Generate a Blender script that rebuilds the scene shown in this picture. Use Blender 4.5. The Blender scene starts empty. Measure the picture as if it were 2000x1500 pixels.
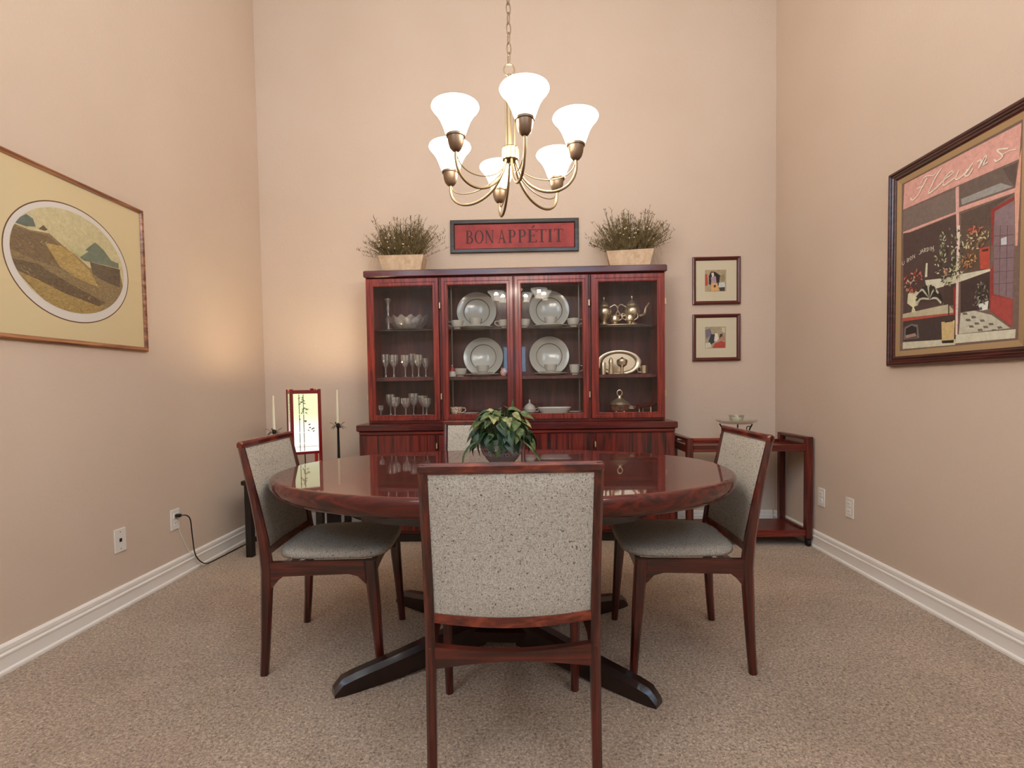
import bpy, bmesh, math, random
from mathutils import Vector, Matrix
random.seed(7)
S = bpy.context.scene
C = S.collection
PI = math.pi

# ------------------------------------------------------------------ camera
XL, XR, YB, YR, ZC = -2.043, 1.887, 3.959, -4.6, 5.0      # room: left, right, back, rear, ceiling
cam = bpy.data.cameras.new('camera'); cam_o = bpy.data.objects.new('camera', cam); C.objects.link(cam_o)
cam.sensor_width = 36.0; cam.lens = 36.0 * 1003.524 / 2000
cam.shift_x = 4.1244 / 2000; cam.shift_y = 42.3838 / 2000
cam.clip_start = 0.05
cam_o.matrix_world = (Matrix.Translation((0, 0, 1.08)) @ Matrix.Rotation(0.0323, 4, 'Z') @ Matrix.Rotation(PI / 2 - 0.0364, 4, 'X')
                      @ Matrix.Rotation(-0.0147, 4, 'Z'))
S.camera = cam_o
# ------------------------------------------------------------------ world, daylight, exposure
S.view_settings.view_transform = 'Standard'; S.view_settings.look = 'None'
S.view_settings.exposure = 0.12; S.view_settings.gamma = 1.0; S.view_settings.use_curve_mapping = False
w = bpy.data.worlds.new('sky'); S.world = w; w.use_nodes = True
bg = w.node_tree.nodes['Background']; bg.inputs[0].default_value = (0.42, 0.66, 1.0, 1); bg.inputs[1].default_value = 9.0
S.cycles.use_denoising = True
S.cycles.max_bounces = 10; S.cycles.transparent_max_bounces = 24; S.cycles.sample_clamp_indirect = 6.0
BULB_W, SHADE_E, DAY_W, SIDE_W, CEIL_W = 11.0, 10.0, 4.0, 50.0, 26.0
def area(name, loc, rot, sx, sy, power, color):
    l = bpy.data.lights.new(name, 'AREA'); l.shape = 'RECTANGLE'; l.size = sx; l.size_y = sy; l.energy = power; l.color = color
    o = bpy.data.objects.new(name, l); C.objects.link(o); o.location = loc; o.rotation_euler = rot
    return o
# daylight coming in through the two high windows of the rear wall
for xw in (-1.1, 0.95):
    area('window_daylight', (xw, YR + 0.06, 4.15), (-PI / 2, 0, 0), 1.3, 1.1, DAY_W, (0.86, 0.93, 1.0))

# unseen side windows behind the viewer, added to brighten the facing side walls
for xs, ry in ((XL + 0.05, -PI / 2), (XR - 0.05, PI / 2)):
    area('window_daylight', (xs, -1.5, 3.75), (0, ry, 0), 1.5, 2.0, SIDE_W, (1.0, 0.97, 0.92))
# unseen soft fill added under the ceiling to even out walls and floor
area('ceiling_light_glow', (-0.08, 0.6, ZC - 0.04), (0, 0, 0), 3.6, 4.2, CEIL_W, (1.0, 0.96, 0.90))

# ------------------------------------------------------------------ materials
def lin(c):
    return tuple((v / 255 / 12.92) if v / 255 <= 0.04045 else ((v / 255 + 0.055) / 1.055) ** 2.4 for v in c)
def principled(name):
    m = bpy.data.materials.new(name); m.use_nodes = True
    nt = m.node_tree; return m, nt, nt.nodes['Principled BSDF']
def plain(name, rgb, rough=0.5, metal=0.0, coat=0.0, emit=None, es=0.0, spec=0.5, linear=False):
    m, nt, b = principled(name)
    col = rgb if linear else lin(rgb)
    b.inputs['Base Color'].default_value = (*col, 1); b.inputs['Roughness'].default_value = rough
    b.inputs['Metallic'].default_value = metal; b.inputs['Coat Weight'].default_value = coat; b.inputs['Coat Roughness'].default_value = 0.06
    b.inputs['Specular IOR Level'].default_value = spec
    if emit: b.inputs['Emission Color'].default_value = (*emit, 1); b.inputs['Emission Strength'].default_value = es
    return m
def node(nt, t, **kw):
    n = nt.nodes.new(t)
    for k, v in kw.items(): setattr(n, k, v)
    return n
def ramp(nt, stops):
    r = node(nt, 'ShaderNodeValToRGB'); e = r.color_ramp.elements
    while len(e) < len(stops): e.new(0.5)
    for el, (p, c) in zip(e, stops): el.position = p; el.color = (*c, 1)
    return r
def coords(nt, scale, kind='Object'):
    tc = node(nt, 'ShaderNodeTexCoord'); mp = node(nt, 'ShaderNodeMapping'); mp.inputs['Scale'].default_value = scale
    nt.links.new(tc.outputs[kind], mp.inputs[0]); return mp
def noise(nt, vec, scale, detail=4, rough=0.5, dist=0.0):
    n = node(nt, 'ShaderNodeTexNoise'); n.inputs['Scale'].default_value = scale; n.inputs['Detail'].default_value = detail
    n.inputs['Roughness'].default_value = rough; n.inputs['Distortion'].default_value = dist
    nt.links.new(vec.outputs[0], n.inputs['Vector']); return n
def bump(nt, b, src, strength, dist=0.002):
    bp = node(nt, 'ShaderNodeBump'); bp.inputs['Strength'].default_value = strength; bp.inputs['Distance'].default_value = dist
    nt.links.new(src.outputs[0], bp.inputs['Height']); nt.links.new(bp.outputs[0], b.inputs['Normal'])
def wood(name, dark, mid, light, axis, freq=60, along=3.0, rough=0.3, coat=0.3, dist=0.6, stops=(0.34, 0.5, 0.66)):
    """wood grain running along one object axis"""
    m, nt, b = principled(name)
    sc = [1.0, 1.0, 1.0]; sc[axis] = along / freq
    mp = coords(nt, sc); n = noise(nt, mp, freq, 5, 0.55, dist)
    r = ramp(nt, [(stops[0], lin(dark)), (stops[1], lin(mid)), (stops[2], lin(light))])
    nt.links.new(n.outputs[0], r.inputs[0]); nt.links.new(r.outputs[0], b.inputs['Base Color'])
    b.inputs['Roughness'].default_value = rough; b.inputs['Coat Weight'].default_value = coat; b.inputs['Coat Roughness'].default_value = 0.12
    bump(nt, b, n, 0.06, 0.001)
    return m
def mottled(name, c1, c2, scale, rough=0.7, bs=0.0, detail=5, lo=0.35, hi=0.65, metal=0.0):
    m, nt, b = principled(name)
    mp = coords(nt, (1, 1, 1)); n = noise(nt, mp, scale, detail, 0.6)
    r = ramp(nt, [(lo, lin(c1)), (hi, lin(c2))]); nt.links.new(n.outputs[0], r.inputs[0]); nt.links.new(r.outputs[0], b.inputs['Base Color'])
    b.inputs['Roughness'].default_value = rough; b.inputs['Metallic'].default_value = metal
    if bs: bump(nt, b, n, bs)
    return m
def thin_glass(name, tint, gloss_rough=0.0, ior=1.5, extra=0.0):
    """thin pane: clear, with a Fresnel mirror on top"""
    m = bpy.data.materials.new(name); m.use_nodes = True; nt = m.node_tree; nt.nodes.clear()
    out = node(nt, 'ShaderNodeOutputMaterial'); mix = node(nt, 'ShaderNodeMixShader')
    t = node(nt, 'ShaderNodeBsdfTransparent'); t.inputs[0].default_value = (*tint, 1)
    g = node(nt, 'ShaderNodeBsdfGlossy'); g.inputs['Roughness'].default_value = gloss_rough
    f = node(nt, 'ShaderNodeFresnel'); ge = node(nt, 'ShaderNodeNewGeometry'); mr = node(nt, 'ShaderNodeMapRange')   # same mirror on both faces
    mr.inputs['To Min'].default_value = ior; mr.inputs['To Max'].default_value = 1 / ior
    nt.links.new(ge.outputs['Backfacing'], mr.inputs['Value']); nt.links.new(mr.outputs[0], f.inputs[0])
    ad = node(nt, 'ShaderNodeMath', operation='ADD'); ad.inputs[1].default_value = extra
    nt.links.new(f.outputs[0], ad.inputs[0]); nt.links.new(ad.outputs[0], mix.inputs[0])
    nt.links.new(t.outputs[0], mix.inputs[1]); nt.links.new(g.outputs[0], mix.inputs[2]); nt.links.new(mix.outputs[0], out.inputs[0])
    return m

M = {}
m, nt, b = principled('painted_wall')
mp = coords(nt, (1, 1, 1)); n = noise(nt, mp, 55, 3, 0.5, 0.8); n2 = noise(nt, mp, 1.3, 3)
r = ramp(nt, [(0.3, lin((211, 189, 168))), (0.7, lin((216, 194, 174)))]); nt.links.new(n2.outputs[0], r.inputs[0]); nt.links.new(r.outputs[0], b.inputs['Base Color'])
b.inputs['Roughness'].default_value = 0.75; bump(nt, b, n, 0.4, 0.004); M['wall'] = m
M['ceiling'] = plain('ceiling_paint', (240, 236, 230), 0.9)
m, nt, b = principled('carpet')
mp = coords(nt, (1, 1, 1)); n = noise(nt, mp, 115, 5, 0.75, 0.8); n2 = noise(nt, mp, 2.2, 4, 0.6, 0.4)
r = ramp(nt, [(0.34, lin((114, 94, 78))), (0.5, lin((194, 167, 142))), (0.66, lin((244, 221, 196)))]); nt.links.new(n.outputs[0], r.inputs[0])
r2 = ramp(nt, [(0.35, (0.82, 0.80, 0.79)), (0.62, (1, 1, 1))]); nt.links.new(n2.outputs[0], r2.inputs[0])
mx = node(nt, 'ShaderNodeMix', data_type='RGBA', blend_type='MULTIPLY'); mx.inputs[0].default_value = 1.0
nt.links.new(r.outputs[0], mx.inputs[6]); nt.links.new(r2.outputs[0], mx.inputs[7]); nt.links.new(mx.outputs[2], b.inputs['Base Color'])
b.inputs['Roughness'].default_value = 1.0; b.inputs['Specular IOR Level'].default_value = 0.1; b.inputs['Sheen Weight'].default_value = 0.2
bump(nt, b, n, 0.9, 0.008); M['carpet'] = m
M['trim'] = plain('white_trim_paint', (242, 235, 226), 0.45)
M['white_plastic'] = plain('white_plastic', (232, 226, 216), 0.35)
M['black_plastic'] = plain('black_plastic', (22, 18, 16), 0.4)
RW = dict(dark=(80, 17, 12), mid=(120, 32, 21), light=(150, 52, 33))
M['hutch'] = wood('mahogany_vertical', axis=2, freq=70, rough=0.32, coat=0.22, **RW)
M['hutch_h'] = wood('mahogany_horizontal', axis=0, freq=70, rough=0.32, coat=0.22, **RW)
M['hutch_dark'] = wood('mahogany_edge', (56, 9, 10), (80, 14, 15), (98, 22, 20), 0, freq=60, rough=0.25, coat=0.4)
M['hutch_in'] = wood('cabinet_interior', (62, 20, 17), (86, 30, 25), (106, 44, 36), 2, freq=22, rough=0.45, coat=0.1)
M['rosewood'] = wood('rosewood_veneer', (30, 8, 6), (92, 20, 15), (118, 36, 24), 2, freq=24, along=1.2, rough=0.3, coat=0.4, dist=1.2, stops=(0.36, 0.47, 0.62))
M['table'] = wood('rosewood_polished', (38, 8, 6), (78, 17, 12), (108, 31, 20), 0, freq=24, along=1.6, rough=0.45, coat=1.0, dist=1.6)
M['table'].node_tree.nodes['Principled BSDF'].inputs['Coat Roughness'].default_value = 0.03
M['table'].node_tree.nodes['Principled BSDF'].inputs['Specular IOR Level'].default_value = 0.15
M['table_dark'] = wood('rosewood_dark', (12, 5, 4), (27, 9, 7), (40, 14, 10), 0, freq=30, rough=0.3, coat=0.4)
CW = dict(dark=(30, 8, 6), mid=(66, 18, 12), light=(100, 36, 23))
M['chair_v'] = wood('chair_wood_vertical', axis=2, freq=60, rough=0.3, coat=0.5, **CW)
M['chair_x'] = wood('chair_wood_crosswise', axis=0, freq=60, rough=0.3, coat=0.5, **CW)
M['chair_top'] = wood('chair_wood_burl', (58, 15, 10), (98, 32, 20), (138, 62, 38), 0, freq=45, along=14, rough=0.3, coat=0.5)  # burl of the rails, lightened: direct light put into the wood colour
M['chair_y'] = wood('chair_wood_lengthwise', axis=1, freq=60, rough=0.3, coat=0.5, **CW)
M['cart_v'] = wood('cart_wood_vertical', (40, 10, 7), (84, 22, 15), (118, 40, 26), 2, freq=60)
M['cart_x'] = wood('cart_wood_crosswise', (48, 12, 8), (98, 26, 17), (134, 46, 30), 0, freq=50)
M['ebony'] = plain('black_wood', (26, 16, 13), 0.4)
# tweed
m, nt, b = principled('oatmeal_tweed')
mp = coords(nt, (1, 1, 1)); n = noise(nt, mp, 240, 5, 0.7); nf = noise(nt, mp, 170, 2, 0.5)
r = ramp(nt, [(0.33, lin((142, 131, 117))), (0.52, lin((186, 178, 164))), (0.7, lin((212, 205, 192)))]); nt.links.new(n.outputs[0], r.inputs[0])
r2 = ramp(nt, [(0.63, (1, 1, 1)), (0.70, (0.25, 0.21, 0.18))]); nt.links.new(nf.outputs[0], r2.inputs[0])
mx = node(nt, 'ShaderNodeMix', data_type='RGBA', blend_type='MULTIPLY'); mx.inputs[0].default_value = 1.0
nt.links.new(r.outputs[0], mx.inputs[6]); nt.links.new(r2.outputs[0], mx.inputs[7]); nt.links.new(mx.outputs[2], b.inputs['Base Color'])
b.inputs['Roughness'].default_value = 0.95; b.inputs['Specular IOR Level'].default_value = 0.15; bump(nt, b, n, 0.5, 0.002); M['tweed'] = m
M['pane'] = thin_glass('cabinet_glass', (0.95, 0.96, 0.955), 0.0, 1.5, 0.0)
M['shelf_glass'] = thin_glass('shelf_glass', (0.72, 0.76, 0.74), 0.02, 1.5, 0.05)
M['crystal'] = m = thin_glass('cut_crystal', (0.93, 0.92, 0.9), 0.09, 1.55, 0.24)
nt = m.node_tree; d = node(nt, 'ShaderNodeBsdfDiffuse'); d.inputs[0].default_value = (0.85, 0.8, 0.74, 1); mx = node(nt, 'ShaderNodeMixShader'); mx.inputs[0].default_value = 0.10
o_ = nt.nodes['Material Output']; src = o_.inputs[0].links[0].from_socket; nt.links.new(src, mx.inputs[1]); nt.links.new(d.outputs[0], mx.inputs[2]); nt.links.new(mx.outputs[0], o_.inputs[0])
M['picture_glass'] = thin_glass('picture_glass', (0.99, 0.99, 0.99), 0.0, 1.3, 0.0)
M['clear'] = thin_glass('clear_glass', (0.9, 0.92, 0.9), 0.0, 1.5, 0.06)
M['china'] = plain('white_china', (190, 185, 175), 0.2, coat=0.3)
M['china_band'] = plain('grey_china_band', (112, 106, 98), 0.3, metal=0.4)
M['silver'] = plain('polished_silver', (228, 210, 182), 0.24, metal=0.85)
M['brass'] = plain('hinge_brass', (214, 196, 160), 0.3, metal=0.8)
M['nickel'] = plain('brushed_nickel', (158, 138, 106), 0.42, metal=1.0)
M['nickel_dark'] = plain('pewter_cup', (136, 114, 94), 0.4, metal=0.85)
M['shade'] = plain('frosted_glass_shade', (240, 236, 228), 0.4, emit=(1.0, 0.95, 0.86), es=SHADE_E)
nt = M['shade'].node_tree; o_ = nt.nodes['Material Output']; src = o_.inputs[0].links[0].from_socket      # part of the lamp light passes straight through the glass
tr_ = node(nt, 'ShaderNodeBsdfTransparent'); tr_.inputs[0].default_value = (1, 0.98, 0.95, 1); mx = node(nt, 'ShaderNodeMixShader'); mx.inputs[0].default_value = 0.22
nt.links.new(tr_.outputs[0], mx.inputs[1]); nt.links.new(src, mx.inputs[2]); nt.links.new(mx.outputs[0], o_.inputs[0])
M['bulb'] = plain('lamp_bulb', (255, 255, 255), 0.4, emit=(1.0, 0.95, 0.86), es=6.0)
M['iron'] = plain('black_iron', (24, 18, 16), 0.5, metal=0.3)
M['wax'] = plain('ivory_wax', (236, 224, 196), 0.5)
M['pewter'] = plain('grey_palm_metal', (112, 104, 92), 0.45, metal=0.5)
M['lantern_wood'] = plain('red_lacquer', (120, 12, 12), 0.3, coat=0.4)
M['frame_gold'] = wood('picture_frame_gold', (96, 52, 34), (140, 84, 52), (176, 122, 78), 0, freq=50, rough=0.4)
M['frame_dark'] = wood('picture_frame_dark', (38, 14, 11), (62, 24, 19), (84, 38, 30), 0, freq=50, rough=0.3)
M['frame_red'] = plain('small_frame_mahogany', (84, 20, 18), 0.3, coat=0.3)
M['sign_frame'] = wood('sign_frame_black', (26, 20, 15), (44, 36, 28), (66, 56, 44), 0, freq=50, rough=0.45)
M['sign_red'] = mottled('sign_red_paint', (142, 44, 44), (170, 62, 56), 9, 0.6)
M['sign_letter'] = plain('sign_brown_letter', (62, 18, 16), 0.6)
M['mat_cream'] = plain('cream_mat_board', (220, 200, 156), 0.85)
M['mat_white'] = plain('white_mat_board', (222, 214, 204), 0.85)
M['mat_small'] = plain('ivory_mat_board', (216, 204, 174), 0.85)
M['liner'] = plain('gilt_liner', (190, 160, 118), 0.4, metal=0.4)
M['mat_line'] = plain('brown_mat_line', (104, 70, 44), 0.8)
M['terracotta'] = mottled('pale_carved_wood', (192, 160, 128), (220, 192, 160), 22, 0.75, 0.15)
M['grass'] = mottled('dried_green_grass', (66, 58, 32), (128, 106, 64), 30, 0.8)
M['bud'] = plain('cream_bud', (232, 216, 178), 0.7)
M['soil'] = plain('dark_moss', (54, 46, 30), 0.95)
def leafmat(name, c1, c2):
    m, nt, b = principled(name)
    mp = coords(nt, (1, 1, 1)); n = noise(nt, mp, 42, 4, 0.6); r = ramp(nt, [(0.38, lin(c1)), (0.62, lin(c2))])
    nt.links.new(n.outputs[0], r.inputs[0]); nt.links.new(r.outputs[0], b.inputs['Base Color']); b.inputs['Roughness'].default_value = 0.42
    return m
M['leaf_a'] = leafmat('leaf_dark_green', (22, 46, 30), (44, 76, 46)); M['leaf_b'] = leafmat('leaf_mid_green', (48, 78, 44), (108, 122, 70))
M['leaf_c'] = leafmat('leaf_variegated', (104, 112, 66), (176, 172, 118))
m, nt, b = principled('glazed_bowl'); mp = coords(nt, (1, 1, 1)); v = node(nt, 'ShaderNodeTexVoronoi'); v.inputs['Scale'].default_value = 60
nt.links.new(mp.outputs[0], v.inputs['Vector']); r = ramp(nt, [(0.15, lin((74, 66, 68))), (0.35, lin((176, 168, 164))), (0.8, lin((110, 84, 86)))])
nt.links.new(v.outputs['Distance'], r.inputs[0]); nt.links.new(r.outputs[0], b.inputs['Base Color']); b.inputs['Roughness'].default_value = 0.25; M['bowl_pat'] = m
M['bowl'] = plain('grey_glaze', (132, 124, 120), 0.25)
M['bowl_dark'] = plain('charcoal_glaze', (50, 42, 40), 0.25)
M['red_glaze'] = plain('red_glaze', (170, 34, 34), 0.35)
M['skin_pink'] = plain('pink_porcelain', (216, 170, 160), 0.35)
M['wine'] = plain('dark_red_lacquer', (96, 22, 22), 0.2, coat=0.6)
M['mug_pat'] = mottled('floral_mug', (170, 84, 62), (226, 212, 188), 90, 0.3, lo=0.42, hi=0.5)
m = thin_glass('frosted_glass', (0.9, 0.88, 0.84), 0.3, 1.5, 0.02); nt = m.node_tree
d = node(nt, 'ShaderNodeBsdfTranslucent'); d2 = node(nt, 'ShaderNodeBsdfDiffuse'); ms = node(nt, 'ShaderNodeMixShader'); mx = node(nt, 'ShaderNodeMixShader'); mx.inputs[0].default_value = 0.55
d.inputs[0].default_value = d2.inputs[0].default_value = (0.82, 0.76, 0.66, 1); nt.links.new(d.outputs[0], ms.inputs[1]); nt.links.new(d2.outputs[0], ms.inputs[2])
o_ = nt.nodes['Material Output']; src = o_.inputs[0].links[0].from_socket; nt.links.new(src, mx.inputs[1]); nt.links.new(ms.outputs[0], mx.inputs[2]); nt.links.new(mx.outputs[0], o_.inputs[0]); M['frost'] = m
M['rubber'] = plain('caster_black', (18, 14, 13), 0.6)
# printed artwork: flat colours carried per face, with a little paint mottling
m, nt, b = principled('printed_artwork'); at = node(nt, 'ShaderNodeAttribute'); at.attribute_name = 'ink'
mp = coords(nt, (1, 1, 1)); n = noise(nt, mp, 55, 5, 0.65, 0.5); r = ramp(nt, [(0.3, (0.86, 0.96, 1.06)), (0.7, (1.15, 1.30, 1.45))]); nt.links.new(n.outputs[0], r.inputs[0])
mx = node(nt, 'ShaderNodeMix', data_type='RGBA', blend_type='MULTIPLY'); mx.inputs[0].default_value = 1.0; mx.clamp_result = False
nt.links.new(at.outputs['Color'], mx.inputs[6]); nt.links.new(r.outputs[0], mx.inputs[7]); nt.links.new(mx.outputs[2], b.inputs['Base Color'])
b.inputs['Roughness'].default_value = 0.6; M['print'] = m
m, nt, b = principled('field_print'); at = node(nt, 'ShaderNodeAttribute'); at.attribute_name = 'ink'
mp = coords(nt, (40, 40, 110)); mp.inputs['Rotation'].default_value = (0, 0.5, 0); n = noise(nt, mp, 1.6, 5, 0.7, 1.0); r = ramp(nt, [(0.34, (0.62, 0.58, 0.52)), (0.6, (1.15, 1.12, 1.05))]); nt.links.new(n.outputs[0], r.inputs[0])
mx = node(nt, 'ShaderNodeMix', data_type='RGBA', blend_type='MULTIPLY'); mx.inputs[0].default_value = 1.0; mx.clamp_result = False
nt.links.new(at.outputs['Color'], mx.inputs[6]); nt.links.new(r.outputs[0], mx.inputs[7]); nt.links.new(mx.outputs[2], b.inputs['Base Color'])
b.inputs['Roughness'].default_value = 0.7; M['field'] = m
# lantern paper: a lit screen, pale green above and white below
m, nt, b = principled('lit_rice_paper'); tc = node(nt, 'ShaderNodeTexCoord'); sp = node(nt, 'ShaderNodeSeparateXYZ'); nt.links.new(tc.outputs['Object'], sp.inputs[0])
r = ramp(nt, [(0.30, (0.92, 0.91, 0.90)), (0.44, (0.70, 0.74, 0.46))]); r.color_ramp.interpolation = 'EASE'
nt.links.new(sp.outputs[2], r.inputs[0]); nt.links.new(r.outputs[0], b.inputs['Base Color']); nt.links.new(r.outputs[0], b.inputs['Emission Color']); b.inputs['Emission Strength'].default_value = 0.6
M['paper'] = m
M['paper_ink'] = plain('bamboo_ink', (110, 108, 60), 0.8)

# ------------------------------------------------------------------ mesh helpers
def mesh_obj(name, vf, mat, parent=None, smooth=True, loc=None, ang=35):
    v, f = vf
    me = bpy.data.meshes.new(name); me.from_pydata([tuple(p) for p in v], [], f); me.validate()
    bm = bmesh.new(); bm.from_mesh(me); bmesh.ops.recalc_face_normals(bm, faces=bm.faces); bm.to_mesh(me); bm.free()
    if smooth:
        me.polygons.foreach_set('use_smooth', [True] * len(me.polygons)); me.set_sharp_from_angle(angle=math.radians(ang))
    me.materials.append(mat)
    o = bpy.data.objects.new(name, me); C.objects.link(o)
    if parent: o.parent = parent
    if loc: o.location = loc
    return o
def thing(name, label, cat, loc=(0, 0, 0), rz=0.0, group=None):
    o = bpy.data.objects.new(name, None); C.objects.link(o); o.location = loc; o.rotation_euler = (0, 0, rz); o.empty_display_size = 0.05
    o['label'] = label; o['category'] = cat
    if group: o['group'] = group
    return o
def tag(o, label, cat, group=None):
    o['label'] = label; o['category'] = cat
    if group: o['group'] = group
    return o
def struct(o): o['kind'] = 'structure'; return o
def copy_tree(o, loc=None, rz=None, label=None):
    def rec(a, parent):
        c = a.copy(); C.objects.link(c)
        if parent: c.parent = parent
        for ch in list(a.children):
            if ch.name in KIDS[a.name]: rec(ch, c)
        return c
    KIDS = {}
    def scan(a): KIDS[a.name] = [c.name for c in a.children]; [scan(c) for c in a.children]
    scan(o); n = rec(o, None)
    if loc is not None: n.location = loc
    if rz is not None: n.rotation_euler = (0, 0, rz)
    if label: n['label'] = label
    return n
def join(*vfs):
    V, F = [], []
    for v, f in vfs:
        k = len(V); V += list(v); F += [tuple(i + k for i in q) for q in f]
    return V, F
def xf(vf, mat): return [tuple(mat @ Vector(p)) for p in vf[0]], vf[1]
def mv(vf, d): return [(p[0] + d[0], p[1] + d[1], p[2] + d[2]) for p in vf[0]], vf[1]
def loft(rings, caps=True, close=True):
    n = len(rings[0]); V = [p for r in rings for p in r]; F = []
    for i in range(len(rings) - 1):
        for j in range(n if close else n - 1):
            a = i * n + j; b_ = i * n + (j + 1) % n
            F.append((a, b_, b_ + n, a + n))
    if caps: F.append(tuple(range(n - 1, -1, -1))); F.append(tuple(range((len(rings) - 1) * n, len(rings) * n)))
    return V, F
def rrect(cx, cy, w, d, c):
    """octagonal rectangle in a plane"""
    c = min(c, w * .45, d * .45); x, y = w / 2, d / 2
    return [(cx + a, cy + b_) for a, b_ in ((-x + c, -y), (x - c, -y), (x, -y + c), (x, y - c), (x - c, y), (-x + c, y), (-x, y - c), (-x, -y + c))]
def box(c, s, bev=0.004):
    """box with chamfered edges: rings along z"""
    cx, cy, cz = c; w, d, h = s; bev = min(bev, w * .3, d * .3, h * .3)
    rings = []
    for z, ins in ((-h / 2, bev), (-h / 2 + bev, 0), (h / 2 - bev, 0), (h / 2, bev)):
        rings.append([(x, y, cz + z) for x, y in rrect(cx, cy, w - 2 * ins, d - 2 * ins, bev)])
    return loft(rings)
def bx(x0, x1, y0, y1, z0, z1, bev=0.004): return box(((x0 + x1) / 2, (y0 + y1) / 2, (z0 + z1) / 2), (abs(x1 - x0), abs(y1 - y0), abs(z1 - z0)), bev)
def postz(path, c=0.006):
    """upright post: list of (x, y, z, w, d)"""
    return loft([[(a, b_, z) for a, b_ in rrect(x, y, w, d, c)] for x, y, z, w, d in path])
def prism(pts, axis, a, b_):
    """polygon extruded along an axis (0,1,2)"""
    def P(p, t): return (t, p[0], p[1]) if axis == 0 else (p[0], t, p[1]) if axis == 1 else (p[0], p[1], t)
    return loft([[P(p, a) for p in pts], [P(p, b_) for p in pts]])
def lathe(prof, n=32, cx=0, cy=0, sx=1, sy=1, cap=True, flute=None):
    """profile of (r, z)"""
    rings = []
    for r_, z in prof:
        rr = max(r_, 0.0003)
        rings.append([(cx + sx * rr * (1 + (flute[1] * math.cos(flute[0] * t) if flute else 0)) * math.cos(t), cy + sy * rr * (1 + (flute[1] * math.cos(flute[0] * t) if flute else 0)) * math.sin(t), z)
                      for t in [2 * PI * k / n for k in range(n)]])
    return loft(rings, caps=cap)
def tube(pts, rad, n=10, closed=False):
    P = [Vector(p) for p in pts]; N = len(P); R_ = rad if isinstance(rad, (list, tuple)) else [rad] * N
    rings = []; up = Vector((0.13, 0.21, 0.97)).normalized()
    t0 = (P[1] - P[0]).normalized(); u = t0.cross(up); u = u.normalized() if u.length > 1e-4 else Vector((1, 0, 0))
    for i in range(N):
        if closed: t = (P[(i + 1) % N] - P[i - 1]).normalized()
        else: t = (P[min(i + 1, N - 1)] - P[max(i - 1, 0)]).normalized()
        u = (u - t * u.dot(t)).normalized(); v = t.cross(u)
        rings.append([tuple(P[i] + (u * math.cos(2 * PI * k / n) + v * math.sin(2 * PI * k / n)) * R_[i]) for k in range(n)])
    if closed:
        V, F = loft(rings, caps=False); o = (N - 1) * n
        for j in range(n): F.append((o + j, o + (j + 1) % n, (j + 1) % n, j))
        return V, F
    return loft(rings)
def spline(pts, k=6):
    """Catmull-Rom through points"""
    P = [Vector(p) for p in pts]; P = [P[0] * 2 - P[1]] + P + [P[-1] * 2 - P[-2]]; out = []
    for i in range(1, len(P) - 2):
        for j in range(k):
            t = j / k; a, b_, c, d = P[i - 1], P[i], P[i + 1], P[i + 2]
            out.append(0.5 * ((2 * b_) + (c - a) * t + (2 * a - 5 * b_ + 4 * c - d) * t * t + (3 * b_ - a - 3 * c + d) * t ** 3))
    out.append(P[-2]); return [tuple(p) for p in out]
def bez(a, b_, c, d, n):
    return [tuple((1 - t) ** 3 * p + 3 * (1 - t) ** 2 * t * q + 3 * (1 - t) * t * t * r_ + t ** 3 * s_ for p, q, r_, s_ in zip(a, b_, c, d)) for t in [k / n for k in range(n + 1)]]
def sellipse(A, B, n, N=96):
    out = []
    for k in range(N):
        t = 2 * PI * k / N; c, s = math.cos(t), math.sin(t)
        out.append((A * math.copysign(abs(c) ** (2 / n), c), B * math.copysign(abs(s) ** (2 / n), s)))
    return out
def frame(w, h, fw, prof, y_in=0.0):
    """picture/door frame lying in x-z from (0,0) to (w,h); prof: (inset 0..1, depth towards -y)"""
    rings = []
    for ins, dp in prof:
        i = ins * fw; rings.append([(i, -dp, i), (w - i, -dp, i), (w - i, -dp, h - i), (i, -dp, h - i)])
    V = [p for r_ in rings for p in r_]; F = []; n = len(rings)
    for a in range(n):
        b_ = (a + 1) % n
        for j in range(4): F.append((a * 4 + j, a * 4 + (j + 1) % 4, b_ * 4 + (j + 1) % 4, b_ * 4 + j))
    return V, F
def art(name, polys, y0, mat, parent, dy=0.00025):
    """flat printed shapes in x-z, each a hair in front of the one before: [(rgb, pts)]"""
    me = bpy.data.meshes.new(name); V, F, COL = [], [], []
    for i, (col, pts) in enumerate(polys):
        k = len(V); V += [(p[0], y0 - dy * i * 0.12, p[1]) for p in pts]; F.append(tuple(range(k, k + len(pts)))); COL += [(*lin(col), 1)] * len(pts)
    me.from_pydata(V, [], F); ca = me.color_attributes.new('ink', 'FLOAT_COLOR', 'CORNER')
    ca.data.foreach_set('color', [x for c in COL for x in c]); me.materials.append(mat)
    o = bpy.data.objects.new(name, me); C.objects.link(o); o.parent = parent; return o
def ribbon(pts, w_, taper=False):
    """a pen stroke as polygons"""
    out = []; n = len(pts)
    for i in range(n - 1):
        a, b_ = Vector(pts[i]), Vector(pts[i + 1]); d = (b_ - a)
        if d.length < 1e-6: continue
        q = Vector((-d.y, d.x)).normalized() * (w_ / 2); e = d.normalized() * w_ * 0.3
        out.append([tuple(a - e + q), tuple(a - e - q), tuple(b_ + e - q), tuple(b_ + e + q)])
    return out

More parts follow.
